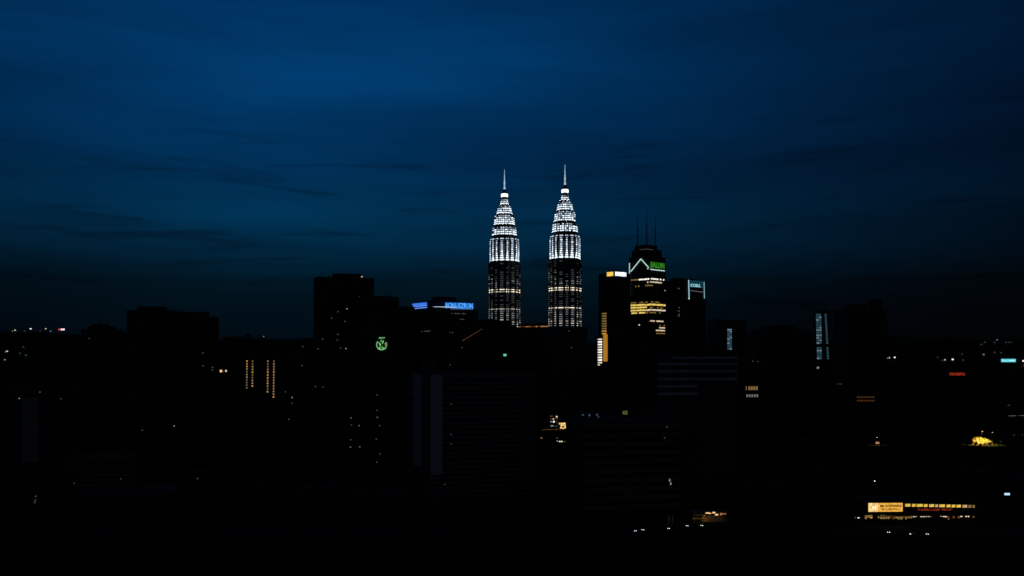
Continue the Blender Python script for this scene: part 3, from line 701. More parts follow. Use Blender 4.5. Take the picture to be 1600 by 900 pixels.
for y in (620.5, 626):
    for i in range(6): b.window(1339 + i * 4.7, 1342.6 + i * 4.7, y - 1.2, y + 1.0, glowmat('window_deep_orange', (1, .42, .12), .05, var=.6, scale=.5), frame=False)
b.windows([(1310, 600), (1314, 600)], G_dim, 2.5, 1.2)
# right edge
b = B('shop_building', 'low building with a red sign at the far right', 1466, 1530, 577, 1500, 8, .6).body('ribbon', M_dconc)
s, w, h = b.sign(1482, 1508.5, 582.3, 586.6, 'wall_sign', 'thin glowing red lettering sign on a far building', .6)
text('lettering', 'TANORESTAL', w, h, glowmat('sign_red', (1, .08, .03), .33, var=.4, scale=.4), s, bold=.02)
mb = MB(); mb.box(-w / 2, w / 2, .3, .6, -h / 2 - .3, h / 2 + .3); mb.build('backing', glowmat('sign_red_back', (.3, .005, .005), .10), s)
b = B('shop_building', 'dark building carrying the cyan sign at the right edge', 1540, 1640, 556, 1420, 8, .5).body('grid', M_dconc)
s, w, h = b.sign(1563, 1587.5, 560.8, 565.8, 'wall_sign', 'bright cyan illuminated strip sign at the right edge', .6)
mb = MB(); mb.box(-w / 2, w / 2, -.2, .2, -h / 2, h / 2); mb.build('light_box', glowmat('sign_cyan', (.12, .72, .85), .75, var=.2, scale=.3), s)
text('lettering', 'SALCOMMS', w * .9, h * .6, glowmat('sign_cyan_pale', (.35, .95, 1), 1.0), s, (0, -.35, 0), bold=.03)
b.windows([(1598.5, 563.8, G_white)], G_white, 2.6, 2.2); b.windows([(1599.5, 571.3, glowmat('window_red', (1, .03, .02), .3))], G_white, 3, 1.6)
b.windows([(1577, 633), (1575, 633.5)], G_dim, 1.5, 1.1)
b = B('billboard_building', 'low dark building with a dull brown billboard near the floodlit bank', 1532, 1574, 634, 1470, 6, .5).body('ribbon', M_dconc)
s, w, h = b.sign(1542.5, 1561, 641, 653.5, 'billboard', 'dull brown faintly glowing billboard above the floodlit bank', .6, 'billboard')
mb = MB(); mb.box(-w / 2, w / 2, -.3, .3, -h / 2, h / 2); mb.build('panel', glowmat('billboard_brown', (.35, .10, .05), .022, base=(.2, .09, .06)), s)  # faint glow put into the panel in place of light on it
mb = MB(); mb.box(-w / 2 - .3, w / 2 + .3, -.5, -.32, -h / 2 - .4, -h / 2); mb.box(-w / 2 - .3, w / 2 + .3, -.5, -.32, h / 2, h / 2 + .4); mb.build('frame', M_dsteel, s)
b = B('warehouse', 'flat-roofed hall with a pale lit roof edge at the right border', 1575, 1680, 650, 1180, 4, .5).body('ribbon', M_dconc, pitch=6)
b.line([(1577, 649.8), (1600, 649.2), (1640, 648.8)], .35, glowmat('roof_edge_light', (.65, .62, .48), .16), 'roof_edge_light'); b.windows([(1585, 680), (1598, 679)], G_dim, 2.4, 1.2)

# ------------------------------------------------------------------ far left skyline
b = B('apartment_tower', 'large black slab tower on the left skyline with a flat penthouse', 198, 282, 488, 1100, 16, .6).body('grid', M_dconc); b.plant(214, 262, 479.5); b.mast(243, 472, 479.5, r=.15)
b.windows([(230, 620.5)], G_dim, 1.8, 1.6)
b = B('apartment_tower', 'black stepped slab tower adjoining the penthouse slab', 282, 342, 497, 1130, 16, .6).body('grid', M_dconc); b.plant(272, 327, 487.5, depth=.35)
c, phi, w, h = b.rect(283, 289, 500, 622); 
b.windows([(317, 551.5, G_dim), (317.5, 571.5, G_dim), (332, 574, G_dim), (332, 578, G_dim)], G_dim, 2.6, 1.4)
b = B('apartment_tower', 'round-shouldered black block with an aerial near the left hilltop lights', 128, 192, 516, 1200, 18, .7).body('ribbon', M_dconc)
b.plant(138, 182, 510, depth=.8); b.plant(144, 172, 506.5, base=wz(510, 1200), depth=.8); b.mast(157, 494, 507, r=.35); b.windows([(139.5, 529)], G_dim, 1.8, 1.2)
b = B('office_building', 'small black block between the slab towers and the strings of windows', 349, 393, 528, 1350, 14, .6).body('grid', M_dconc); b.plant(383, 391.5, 522)
b = B('apartment_block', 'dark block with four vertical strings of small amber windows', 376, 440, 555, 1280, 8, .6).body('grid', M_dconc)
for x, y1, n in ((386, 606, 11), (394.7, 603, 10), (418.6, 612, 12), (428, 620, 14)):
    for i in range(n):
        y = 564.2 + (y1 - 564.2) * i / (n - 1); k = random.random()
        b.window(x - 1.0 - i * .05, x + 1.0 - i * .05, y - 1.15, y + 1.15, glowmat('window_string_amber', (1, .60, .30), .30, var=.4, scale=.5) if k < .6 else G_or if k < .8 else glowmat('window_string_dull', (.9, .6, .35), .18), frame=False)
b = B('shop_building', 'low dark building with a pair of orange lamps', 324, 372, 572, 1260, 10, .6).body('ribbon', M_dconc)
b.window(343.6, 347, 577.8, 581.6, glowmat('lamp_gold', (1, .66, .25), 1.0), name='wall_lamp'); b.window(351.8, 354.5, 578, 580.8, G_wwarm, name='wall_lamp'); b.windows([(340, 580, G_dor), (349, 580.5, G_dor)], G_dor, 3, 1.5)
b = B('apartment_block', 'dark block with a faintly pale end wall at the left edge', -40, 62, 612, 760, 30, .7).body('grid', M_dconc)
for x0, x1 in ((34, 60),):
    c, phi, w, h = b.rect(x0, x1, 621, 722); mb = MB(); mb.box(-w / 2, w / 2, -.8, .1, -h / 2, h / 2); mb.build('end_wall', M_cream, b.o, c, phi)
b.windows([(30, 622.5, G_grey)], G_dim, 1.6, 1.6)
b = B('apartment_block', 'black block with one white roof light behind the left edge block', 40, 130, 606, 980, 12, .6).body('grid', M_dconc)
b.windows([(62, 612.5, G_grey), (95, 623, G_dim)], G_dim, 1.6, 1.6)
b = B('shop_building', 'low faintly visible building with a flat roof in the dark lower left', 98, 212, 712, 800, 8, .4).body('ribbon', M_conc, pitch=4)
b.windows([(203, 742), (189, 748), (116, 755)], G_dim, 1.6, 1.1)
b = B('shop_building', 'low dark building with a single white lamp left of centre', 218, 300, 660, 960, 8, .5).body('ribbon', M_dconc)
b.windows([(272.3, 665.5, G_grey), (217.5 + 5, 672)], G_dim, 2.2, 1.3)
b = B('apartment_block', 'black block rising behind the low left-hand buildings', 140, 330, 622, 1040, 14, .4).body('grid', M_dconc)
b = B('apartment_block', 'black block under the strings of amber windows', 330, 445, 626, 960, 10, .5).body('grid', M_dconc); b.plant(350, 380, 621)
b = B('shop_building', 'small dark building with one faint lamp in the lower left', 285, 335, 738, 745, 8, .6).body('ribbon', M_dconc); b.windows([(308.5, 747.5)], G_dim, 1.9, 1.7)
b = B('shop_building', 'dark house with a dim yellowish doorway at the bottom left', 30, 90, 762, 730, 8, .6).body('ribbon', M_dconc)
b.windows([(56, 775.3), (55.3, 781.3), (54.2, 785)], glowmat('window_olive', (.6, .55, .35), .10), 2.4, 1.8)

# ------------------------------------------------------------------ low middle: lit shops, white block with sign
b = B('shop_building', 'small building with a golden lit shopfront beside the pale-walled block', 838, 900, 645, 1010, 6, .6).body('ribbon', M_brown)
for (x, y, ww, hh, m) in ((861.5, 650.2, 4, 1.5, G_dor), (869.8, 651, 2.6, 2.2, G_wwarm), (862.5, 654.6, 5, 1.4, G_dor), (864.6, 654.5, 1.8, 1.8, G_wwarm), (870, 654.2, 4, 1.2, G_dor), (861, 658.8, 2.6, 1.8, G_grey), (865.3, 658.8, 2.4, 2.4, G_white), (870, 658.8, 2, 1.5, G_dim), (862.3, 665.3, 4, 1.8, G_grey), (866, 665.5, 2, 1.6, G_dim), (869.8, 666, 2, 1.8, G_teal), (868.8, 670.5, 2.8, 1, G_dor)):
    b.window(x - ww / 2, x + ww / 2, y - hh / 2, y + hh / 2, m, frame=False)
G_gold = glowmat('shop_gold', (1, .62, .22), .95, var=.5, scale=.6)
for (x0, x1, y0, y1) in ((873.2, 883.5, 660.6, 663.2), (876, 879, 663.4, 666), (879.5, 881, 663.4, 665.5), (881.6, 883.9, 663.4, 669.6), (875.4, 877.6, 666.4, 669.6), (878.4, 880.6, 668, 670.2)): b.window(x0, x1, y0, y1, G_gold, name='shopfront_pane', frame=False)
b.line([(846, 672.2), (852, 671.2), (861, 671)], .22, G_dor, 'eave_light'); b.line([(861, 671.2), (877, 670.8)], .15, G_dor, 'eave_light')
b.windows([(846, 684.3, glowmat('lamp_brown', (.8, .42, .22), .22))], G_dor, 2.6, 2.6)
b.windows([(870.8, 689), (882.3, 690, G_dim), (870.5, 684.3, G_dim)], G_grey, 2.2, 1.6); b.windows([(874.6, 689.8), (877.8, 689.8)], glowmat('lamp_lime', (.85, 1, .6), .9), 2.4, 1.8)
b = B('apartment_block', 'dim pale flats with balconies and a small yellow-green sign on top', 889, 1062, 652, 820, 14, .45)
b.body('grid', mat('weathered_white', (.19, .20, .21), var=.4, scale=.08), pitch=7.5, bay=7); b.plant(968, 990, 640); b.plant(900, 940, 645, depth=.3)
s, w, h = b.sign(973.8, 981.2, 642, 647.8, 'rooftop_sign', 'small yellow-green lettering on the roof of the pale flats', -1.0)
text('lettering', 'NCE', w, h, glowmat('sign_lime', (.55, .68, .18), .2), s, bold=.03)
mb = MB(); mb.box(-w / 2 - .2, w / 2 + .2, .3, .5, -h / 2 - 2.2, h / 2 + .2); mb.build('backing', M_dsteel, s)
G_bl = glowmat('lamp_blue', (.22, .35, .75), .26)
for (x, y, ww, hh) in ((911, 648.3, 5, 1.2), (921, 648.7, 1.5, 3.2), (932.8, 648, 2.6, 1.8), (935, 651.5, 2, 1)):
    c, phi, w, h = b.rect(x - ww / 2, x + ww / 2, y - hh / 2, y + hh / 2); mb = MB(); mb.box(-w / 2, w / 2, -.4, .2, -h / 2, h / 2); mb.build('roof_lamp', G_bl, b.o, c, phi)
b.windows([(1042.5, 667), (1038.5, 684)], G_dim, 1.8, 1.6)
b.windows([(1046.3, 750.2, G_grey), (1048, 755.5, G_grey)], G_grey, 1.5, 4)

# ------------------------------------------------------------------ the lit supermarket by the road
Ys = 742
b = B('supermarket', 'long low roadside store with a glowing amber billboard and yellow windows', 1338, 1536, 782, Ys, 3, .3).body('blank', M_dconc, roof=True)
b.plant(1340, 1400, 777, depth=.4); b.plant(1440, 1500, 775, depth=.3)
s, w, h = b.sign(1354.5, 1411.5, 785.7, 799.3, 'billboard', 'bright amber backlit billboard on the roadside store', .6, 'billboard')
mb = MB(); mb.box(-w / 2, -w * .215, -.25, 0, -h / 2, h / 2); mb.build('light_panel', glowmat('billboard_pale', (1, .66, .24), 1.0, var=.3, scale=.5), s)
mb = MB(); mb.box(-w * .21, w / 2, -.25, 0, -h / 2, h / 2); mb.build('text_panel', glowmat('billboard_amber', (1, .50, .07), .85, var=.3, scale=.6), s)
mb = MB(); mb.rings([[(-w * .33 + r * 1.3 * math.cos(a * .5236), -.25 - y, r * math.sin(a * .5236)) for a in range(12)] for r, y in ((h * .19, 0.01), (h * .15, .12))]); mb.build('glow_disc', glowmat('billboard_white', (1, .86, .55), 1.15), s)  # brighter glow of the backlit panel, shaped as a disc
M_ink = mat('dark_ink', (.05, .02, .01), .8)
text('lettering', 'MK. SCAPAFONT', w * .62, h * .26, M_ink, s, (w * .15, -.32, h * .16), bold=.03)
text('lettering', 'ILII A MLASULA', w * .54, h * .17, M_ink, s, (w * .15, -.32, -h * .2), bold=.02)
mb = MB(); mb.box(-w / 2 - .4, w / 2 + .4, .02, .5, -h / 2 - .4, h / 2 + .4); mb.build('frame', M_dsteel, s)
G_sy = glowmat('store_window_yellow', (1, .68, .10), .70, var=.45, scale=.7); G_sp = glowmat('store_window_pale', (1, .66, .30), .5, var=.45, scale=.7)
x = 1413.8
for i, (ww, m) in enumerate(((8.2, 0), (5.6, 0), (9.6, 0), (6, 0), (8, 0), (4.6, 1), (9, 0), (6.4, 0), (5.8, 0), (7.2, 0), (7.4, 1), (5.2, 2), (3.6, 2))):
    yy = 787 + (x - 1413) * .018; b.window(x, x + ww, yy, yy + 4.4, (G_sy, G_sp, G_dyel)[m], frame=True); x += ww + (1.6 if i % 3 else 2.4)
s, w, h = b.sign(1433, 1488, 794.6, 798.8, 'wall_sign', 'dim red lettering under the yellow windows of the roadside store', .5)
text('lettering', 'THAIRIN LUDJEI  MIRUAT', w, h, glowmat('sign_dim_red', (1, .10, .05), .26, var=.6, scale=.5), s, bold=.0)
mb = MB(); mb.box(-w / 2 - .3, w / 2 + .3, .25, .4, -h / 2 - .2, h / 2 + .2); mb.build('backing', M_dsteel, s)
rnd = random.Random(8)
for i in range(46):
    x = 1352 + i * 3.9; 
    m = G_or if 1352 <= x <= 1363 else (None if x < 1371 else (G_dyel if rnd.random() < .6 else G_dor) if x < 1425 else (G_wwarm if rnd.random() < .42 else G_dor if rnd.random() < .3 else None))
    if m is G_or and rnd.random() < .5: m = G_dyel
    if m is None: continue
    y = 804.6 + rnd.random() * 1.2 + (x - 1352) * .004; b.window(x, x + 2.2 + rnd.random() * 1.4, y, y + (1.8 if m is G_wwarm else 3 + rnd.random() * 3), m, name='shopfront_pane', frame=False)
mb = MB(); mb.box(-b.w / 2, b.w / 2, -b.d / 2 - 3, -b.d / 2 - .05, wz(801.5, Ys), wz(801, Ys)); mb.build('canopy', M_dsteel, b.o)
s0 = b

def street_lamp(loc, h, col, watt, label, size=.55, rz=0):
    t = thing('street_lamp', label, 'street lamp', loc, rz, 'street lamps along the roads')
    mb = MB(); mb.tube((0, 0, 0), (0, 0, h - .6), .11, 8, r2=.07); mb.tube((0, 0, h - .6), (0, -.9, h), .06, 6); mb.tube((0, 0, 0), (0, 0, .6), .2, 8); mb.build('post', M_dsteel, t)
    mb = MB(); mb.rings([[(x * s_, -1.2 + y * s_ * 1.4, z) for x, y in ((-.5, -.7), (.5, -.7), (.5, .7), (-.5, .7))] for s_, z in ((size * .9, h - .05), (size, h + .02), (size * .6, h + .22))]); hd = mb.build('head', M_dsteel, t)
    mb = MB(); mb.rings([[(x * s_, -1.2 + y * s_ * 1.4, z) for x, y in ((-.5, -.7), (.5, -.7), (.5, .7), (-.5, .7))] for s_, z in ((size * .35, h - .34), (size * .8, h - .06))]); mb.build('lens', glowmat('lamp_lens_%d' % int(col[2] * 100 + watt * 10), col, 6.0, light=False), hd)
    if watt:
        l = bpy.data.lights.new('lamp_light', 'SPOT'); l.energy = watt; l.color = col; l.shadow_soft_size = .25; l.spot_size = R(122); l.spot_blend = .5
        lo = bpy.data.objects.new('lamp_light', l); C.objects.link(lo); lo.parent = t; lo.location = (0, -1.2, h - .5)
    return t
SOD = (1, .56, .14)
for px, ytop, Y, lab in ((1356.5, 751, 735, 'tall slim lamp post at the left end of the roadside store'),):
    t = street_lamp((kx(px) * Y, Y - 12, 0), wz(ytop, Y - 12), (.8, .85, 1), 0, lab)
t = thing('flagpole', 'bare dark pole rising above the roadside store', 'pole', (kx(1472) * 748, 748, 0))
mb = MB(); mb.tube((0, 0, 0), (0, 0, wz(754, 748)), .14, 8, r2=.06); mb.build('pole', M_conc, t); mb = MB(); mb.tube((0, 0, wz(754, 748)), (0, 0, wz(754, 748) + .3), .16, 8); mb.build('finial', M_steel, t)

# floodlit grassy bank with its two lamps
bank_c = W(1535, 686, 1400)
mb = MB(); nx, ny = 26, 12
for j in range(ny + 1):
    for i in range(nx + 1):
        u, v = i / nx - .5, j / ny; edge = 1 - (2 * abs(u)) ** 4
        mb.v.append((u * 32, v * 16 - 8, max(.02, 1.5 + v * 10.5 * edge * (.84 + .12 * math.sin(u * 9 + 2.2) + .14 * math.sin(u * 31 + v * 3)) + random.uniform(-.6, .6) + .8 * math.sin(u * 17 + v * 4)) if v > 0 else 0.02))
for j in range(ny):
    for i in range(nx): a = j * (nx + 1) + i; mb.f.append((a, a + 1, a + nx + 2, a + nx + 1)); mb.m.append(0)
o = mb.build('grass_bank', mat('dry_grass', (.30, .26, .09), .95, var=.5, scale=.5), None, (bank_c.x, 1400, 0)); tag(o, 'steep grassy bank glowing amber under two street lamps', 'bank')
street_lamp((kx(1534) * 1394, 1394, 7), wz(673.5, 1394) - 7, SOD, 60000, 'brighter street lamp standing on the amber-lit bank', 1.0)
street_lamp((kx(1550) * 1396, 1396, 7), wz(675.5, 1396) - 7, (.75, .95, .35), 9000, 'greenish street lamp at the right end of the amber-lit bank', .8)
street_lamp((kx(1370) * 1390, 1390, 0), wz(683, 1390), SOD, 4000, 'lone street lamp with a small amber pool of light, above the roadside store', .9)
t = thing('lamp_pool_panel', 'small glowing panel added as the pool of light below the lone street lamp', 'sign', W(1371, 693, 1380) * 1)
t.location.z = 0
mb = MB(); zz = wz(692, 1380); mb.box(-2.4, 2.4, -.2, 0, zz - 1.2, zz + 1.3); mb.build('panel', glowmat('lamp_pool_amber', (1, .55, .22), .42, var=.7, scale=.9), t); mb = MB(); mb.box(-2.2, -2, .02, .2, 0, zz + 1.8); mb.box(2, 2.2, .02, .2, 0, zz + 1.8); mb.build('post', M_dsteel, t)  # panel and posts are added; the glow stands for lamplight on the ground

# bluish lamp sign far right, small lights left of the store
t = thing('sign_post', 'small blue-white illuminated sign on a post right of the roadside store', 'sign', (kx(1573.5) * 760, 760, 0))
zz = wz(772, 760); mb = MB(); mb.box(-2, 2, -.25, 0, zz - .85, zz + .85); mb.build('light_box', glowmat('sign_iceblue', (.55, .8, 1), 1.0), t); mb = MB(); mb.tube((0, .1, 0), (0, .1, zz + .8), .16, 8); mb.build('post', M_dsteel, t)
t = thing('vending_kiosk', 'tiny kiosk with white lamps at the left corner of the roadside store', 'kiosk', (kx(1341) * 728, 728, 0))
mb = MB(); mb.box(-2, 2, -1.5, 1.5, 0, 5.2); mb.box(-2.4, 2.4, -2, 2, 5.2, 5.6); mb.build('body', M_dconc, t)
for x, y, w_, m in ((1342, 794, 1.0, G_grey), (1341.5, 797.5, 1.4, G_white), (1336, 794, .8, G_dim)):
    mb = MB(); p = W(x, y, 726.4); mb.box(-w_ / 2, w_ / 2, -.1, .1, -.5, .5); mb.build('lamp', m, t, (p.x - t.location.x, -1.65, min(p.z, 5)))

# ------------------------------------------------------------------ petrol station canopy and lit gable by the road
Yp = 735
t = thing('petrol_station', 'roadside canopy with warm lit underside', 'petrol station', (kx(1110) * Yp, Yp, 0))
x0, x1 = (kx(1080) - kx(1110)) * Yp, (kx(1136) - kx(1110)) * Yp
zt = wz(799, Yp)
mb = MB(); mb.box(x0, x1, -5, 6, zt - .8, zt); mb.build('canopy', M_cream, t)
for x in (x0 + 2, x0 + 10, x1 - 3):
    mb = MB(); mb.tube((x, 0, 0), (x, 0, zt - .8), .3, 8); mb.build('column', M_conc, t)
mb = MB(); mb.box(x0 + 9, x1, 2, 6, 0, zt - 3.4); mb.build('kiosk', M_cream, t)
G_pan = glowmat('canopy_light', (1, .60, .24), 1.0, var=.3, scale=.5)
for a, c_, y0, y1 in ((1102.5, 1108, 800.5, 802.5), (1113, 1117.5, 799.8, 802), (1117, 1122, 803, 805.3), (1108, 1111, 801.5, 803), (1125, 1128.5, 801.5, 805), (1129, 1134.5, 802.3, 803.6)):
    pa, pb = W(a, y0, Yp - 5), W(c_, y1, Yp - 5); mb = MB(); mb.box(pa.x - t.location.x, pb.x - t.location.x, -5.25, -5.05, pb.z, pa.z); mb.build('light_panel', G_pan if a < 1120 else glowmat('canopy_light_red', (.9, .36, .16), .40, var=.4, scale=.6), t)
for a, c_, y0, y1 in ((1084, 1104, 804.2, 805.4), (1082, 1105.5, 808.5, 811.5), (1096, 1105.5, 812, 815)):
    pa, pb = W(a, y0, Yp - 5), W(c_, y1, Yp - 5); mb = MB(); mb.box(pa.x - t.location.x, pb.x - t.location.x, -5.22, -5.06, max(pb.z, .2), max(pa.z, .6)); mb.build('wall_glow', glowmat('wall_glow_brown', (.8, .36, .10), .055, var=.6, scale=.3), t)  # glowing slabs stand in for lamplight on the walls
l = bpy.data.lights.new('canopy_lamp', 'POINT'); l.energy = 220; l.color = SOD; l.shadow_soft_size = .4; lo = bpy.data.objects.new('canopy_lamp', l); C.objects.link(lo); lo.parent = t; lo.location = (-6, -3, zt - 2.5)
Yh = 738
t = thing('house', 'small gabled house with a faint orange-lit gable by the road', 'house', (kx(1007) * Yh, Yh, 0))
w2 = 6.5; ze = wz(821, Yh); zr = wz(812.5, Yh)
mb = MB(); mb.box(-w2, w2, -5, 5, 0, ze); mb.poly([(-w2, -5, ze), (w2, -5, ze), (0, -5, zr)]); mb.poly([(w2, 5, ze), (-w2, 5, ze), (0, 5, zr)]); mb.build('wall', M_cream, t)
mb = MB()
for sx in (-1, 1):
    mb.poly([(sx * (w2 + .6), -5.6, ze - .3), (0, -5.6, zr + .15), (0, 5.6, zr + .15), (sx * (w2 + .6), 5.6, ze - .3)]); mb.poly([(sx * (w2 + .6), -5.6, ze - .1), (0, -5.6, zr + .35), (0, 5.6, zr + .35), (sx * (w2 + .6), 5.6, ze - .1)])
mb.build('roof', M_tile, t)
mb = MB(); mb.box(1, 2.2, -5.08, -5, .1, 2.2); mb.build('door', M_brown, t)
l = bpy.data.lights.new('gable_lamp', 'POINT'); l.energy = 60; l.color = SOD; l.shadow_soft_size = .2; lo = bpy.data.objects.new('gable_lamp', l); C.objects.link(lo); lo.parent = t; lo.location = (3, -8, ze * .7)
t = thing('gate_pillar', 'pair of faintly lit brown gate pillars by the road', 'gate', (kx(1047) * 725, 725, 0))
for x in (-1.6, 1.2):
    mb = MB(); mb.box(x, x + 1, -.5, .5, 0, 6); mb.box(x - .2, x + 1.2, -.7, .7, 6, 6.5); mb.build('pillar', M_brown, t)
l = bpy.data.lights.new('gate_lamp', 'POINT'); l.energy = 40; l.color = SOD; l.shadow_soft_size = .2; lo = bpy.data.objects.new('gate_lamp', l); C.objects.link(lo); lo.parent = t; lo.location = (-.2, -3, 4)

# ------------------------------------------------------------------ cars on the road
def make_car(m):
    t = link('car', None)
    prof = [(-2.1, .35), (-2.15, .75), (-1.9, .92), (-1.25, 1.0), (-.65, 1.42), (.65, 1.45), (1.35, 1.02), (2.0, .9), (2.15, .7), (2.1, .35)]
    mb = MB(); loops = []
    for y, s_ in ((-.86, .96), (-.8, 1), (.8, 1), (.86, .96)): loops.append([(x, y * (1 if z < 1.1 else .82), .35 + (z - .35) * s_) for x, z in prof])
    mb.rings(loops); mb.build('body', m, t)
    for s_ in (-1, 1):
        mb = MB(); mb.poly([(-1.05, s_ * .865, 1.02), (1.15, s_ * .865, 1.02), (.6, s_ * .76, 1.36), (-.55, s_ * .76, 1.36)]); mb.build('side_window', M_glass, t)
    mb = MB(); mb.poly([(-1.27, -.7, 1.03), (-1.27, .7, 1.03), (-.7, .6, 1.41), (-.7, -.6, 1.41)]); mb.build('windscreen', M_glass, t)
    for x in (-1.35, 1.3):
        for y in (-.86, .66):
            mb = MB(); mb.tube((x, y, .33), (x, y + .2, .33), .33, 14); wh = mb.build('wheel', M_rubber, t)
            mb = MB(); mb.tube((x, y - .01, .33), (x, y + .21, .33), .18, 10); mb.build('rim', M_steel, wh)
    for y in (-.6, .6):
        mb = MB(); mb.tube((-2.12, y, .72), (-2.24, y, .72), .17, 10); mb.build('headlight', G_head, t)
        mb = MB(); mb.box(2.1, 2.17, y - .16, y + .16, .72, .86); mb.build('tail_light', glowmat('tail_light', (1, .03, .02), .25), t)
    return t
G_head = glowmat('headlamp', (.95, .97, 1), 4.0)
protos = {0: make_car(M_carA), 1: make_car(M_carB)}; used = set()
cars = [(994, 828.8, 0, 'left-most car of the road, its headlights on, beside the gabled house'), (1004.5, 827, 1, 'second car following close, headlights on, before the gabled house'), (1045.5, 825, 0, 'car with bright headlights in front of the brown gate pillars'),
        (1073.5, 820.8, 1, 'car with headlights on just left of the roadside canopy'), (1095.7, 820.3, 0, 'car with headlights on under the roadside canopy'),
        (1388, 831, 1, 'car with headlights on, first before the roadside store'), (1427, 834.2, 0, 'pale car sideways to us before the roadside store'), (1449.3, 833.8, 1, 'car with headlights on, last before the roadside store')]
for px, py, k, lab in cars:
    o = protos[k] if k not in used else copy_tree(protos[k]); used.add(k)
    Y = gy(py + 1.3); Y = (CAMZ - .7) * F / (py - HY); o.location = (kx(px) * Y, Y, .03); face = math.atan2(-Y, -kx(px) * Y)
    o.rotation_euler = (0, 0, R(90) + random.uniform(-.2, .2) - math.atan2(kx(px), 1)) if px != 1427 else (0, 0, R(8))
    tag(o, lab, 'car', 'cars along the road')

# ------------------------------------------------------------------ houses whose lights dot the hills
house_id = [0]
def hill_house(px, py, Y, m, label, wpx=1.8, hpx=1.6, group='lit houses on the dark hills'):
    p = W(px, py, Y); w = wpx * Y / F; h = hpx * Y / F
    t = thing('house', label, 'house', (p.x, p.y, p.z - h * .6), 0, group)
    mb = MB(); mb.box(-w * .9, w * .9, 0, w * 1.2, -h * 3, h * 1.3); mb.build('wall', M_cream, t)
    mb = MB(); mb.rings([[(x * w, y * w, h * 1.3) for x, y in ((-1, -.1), (1, -.1), (1, 1.3), (-1, 1.3))], [(x * w, y * w, h * 1.9) for x, y in ((-.6, .6), (.6, .6), (.6, .62), (-.6, .62))]]); mb.build('roof', M_tile, t)
    mb = MB(); mb.box(-w / 2, w / 2, -.5, .05, .1 * h, 1.1 * h); mb.build('lit_window', m, t)
HL = 'tiny distant white light of a house on the dark hills'
for px, py, m, ww, hh in ((23.5, 516, G_wwarm, 2.4, 1.4), (19.5, 517.3, G_grey, 1.6, 1.2), (38.5, 517.3, G_dim, 2, 1.4), (48, 513.7, G_white, 2.6, 1.6), (63, 517, G_dim, 1.6, 1.2), (71.5, 513.6, G_wwarm, 2.2, 1.3), (79, 517.6, G_grey, 2, 1.2),
        (11, 548.8, G_wwarm, 3, 1.5), (8.8, 550, G_grey, 1.6, 1.2), (7.5, 562, G_grey, 2.6, 1.5), (36.5, 542, G_dim, 2.4, 1.5), (40.5, 554.8, G_dim, 2.8, 1.6), (31, 552, G_dim, 2, 1.5),
        (412, 525.8, G_grey, 1.6, 1.4), (473, 541.5, G_dim, 1.8, 1.4), (497, 545.5, G_dim, 1.6, 1.4), (1386, 559.6, G_grey, 3.2, 1.2), (1389.6, 559, G_wwarm, 2, 1.4), (1398, 558.4, G_white, 2.4, 1.8), (1476.5, 562.2, G_wwarm, 2, 1.5), (1472.5, 563, G_dim, 2, 1.3),
        (1488.5, 561.6, G_white, 2.8, 2.2), (1505, 562.5, G_dim, 2, 1.4), (1503, 553, G_dim, 1.8, 1.4), (1537, 554, G_grey, 2.4, 1.8), (1533.5, 538, G_dim, 2, 1.5), (1539, 534.6, G_dim, 2, 1.3), (1554, 535, G_dim, 2.2, 1.3), (1558, 531, G_grey, 2, 1.3),
        (1572, 534.8, G_dim, 2, 1.2), (1576, 534.8, G_dim, 1.8, 1.2), (1580, 535, G_dim, 1.8, 1.2), (1554, 550.6, G_dim, 2.4, 1.6), (1564, 551, G_dim, 2, 1.4), (1465, 558, G_dim, 1.6, 1.2)):
    Y = 10300 if py < 521 else (6300 if py < 553 else 4200)
    lab, grp = (('tiny white light of a house along the left hilltop, left of the red hoarding', 'houses on the left hilltop') if px < 100 and py < 520 else
        ('tiny light of a house on the slope below the left hilltop lights', 'houses below the left hilltop') if px < 100 else
        ('pinprick light of a house on the ridge left of the tall black tower', 'houses on the middle ridge') if px < 600 else
        ('small white light of a house just right of the wide black stepped tower', 'houses beside the stepped tower') if px < 1420 else
        ('small white light of a house above the red lettering sign', 'houses above the red sign') if px < 1520 else
        ('pinprick light of a house on the right hill above the cyan sign', 'houses above the cyan sign'))
    hill_house(px, py, Y, m, lab, ww, hh, grp)
t = thing('billboard', 'red and white illuminated hoarding on the left hilltop', 'billboard', W(96, 514.6, 10300))
q = 10300 / F
mb = MB(); mb.box(-4.6 * q, -.8 * q, -1, 0, -1.6 * q, 1.4 * q); mb.build('red_panel', glowmat('hoarding_red', (1, .09, .08), .62, var=.4, scale=.05), t)
mb = MB(); mb.box(-.8 * q, 5 * q, -1, 0, -1.5 * q, 1.2 * q); mb.build('white_panel', glowmat('hoarding_white', (1, .8, .9), .95, var=.4, scale=.05), t)
mb = MB(); mb.box(-4.6 * q, -4.4 * q, .5, 2, -60, 1.2 * q); mb.box(4.6 * q, 4.8 * q, .5, 2, -60, 1.2 * q); mb.build('post', M_dsteel, t)

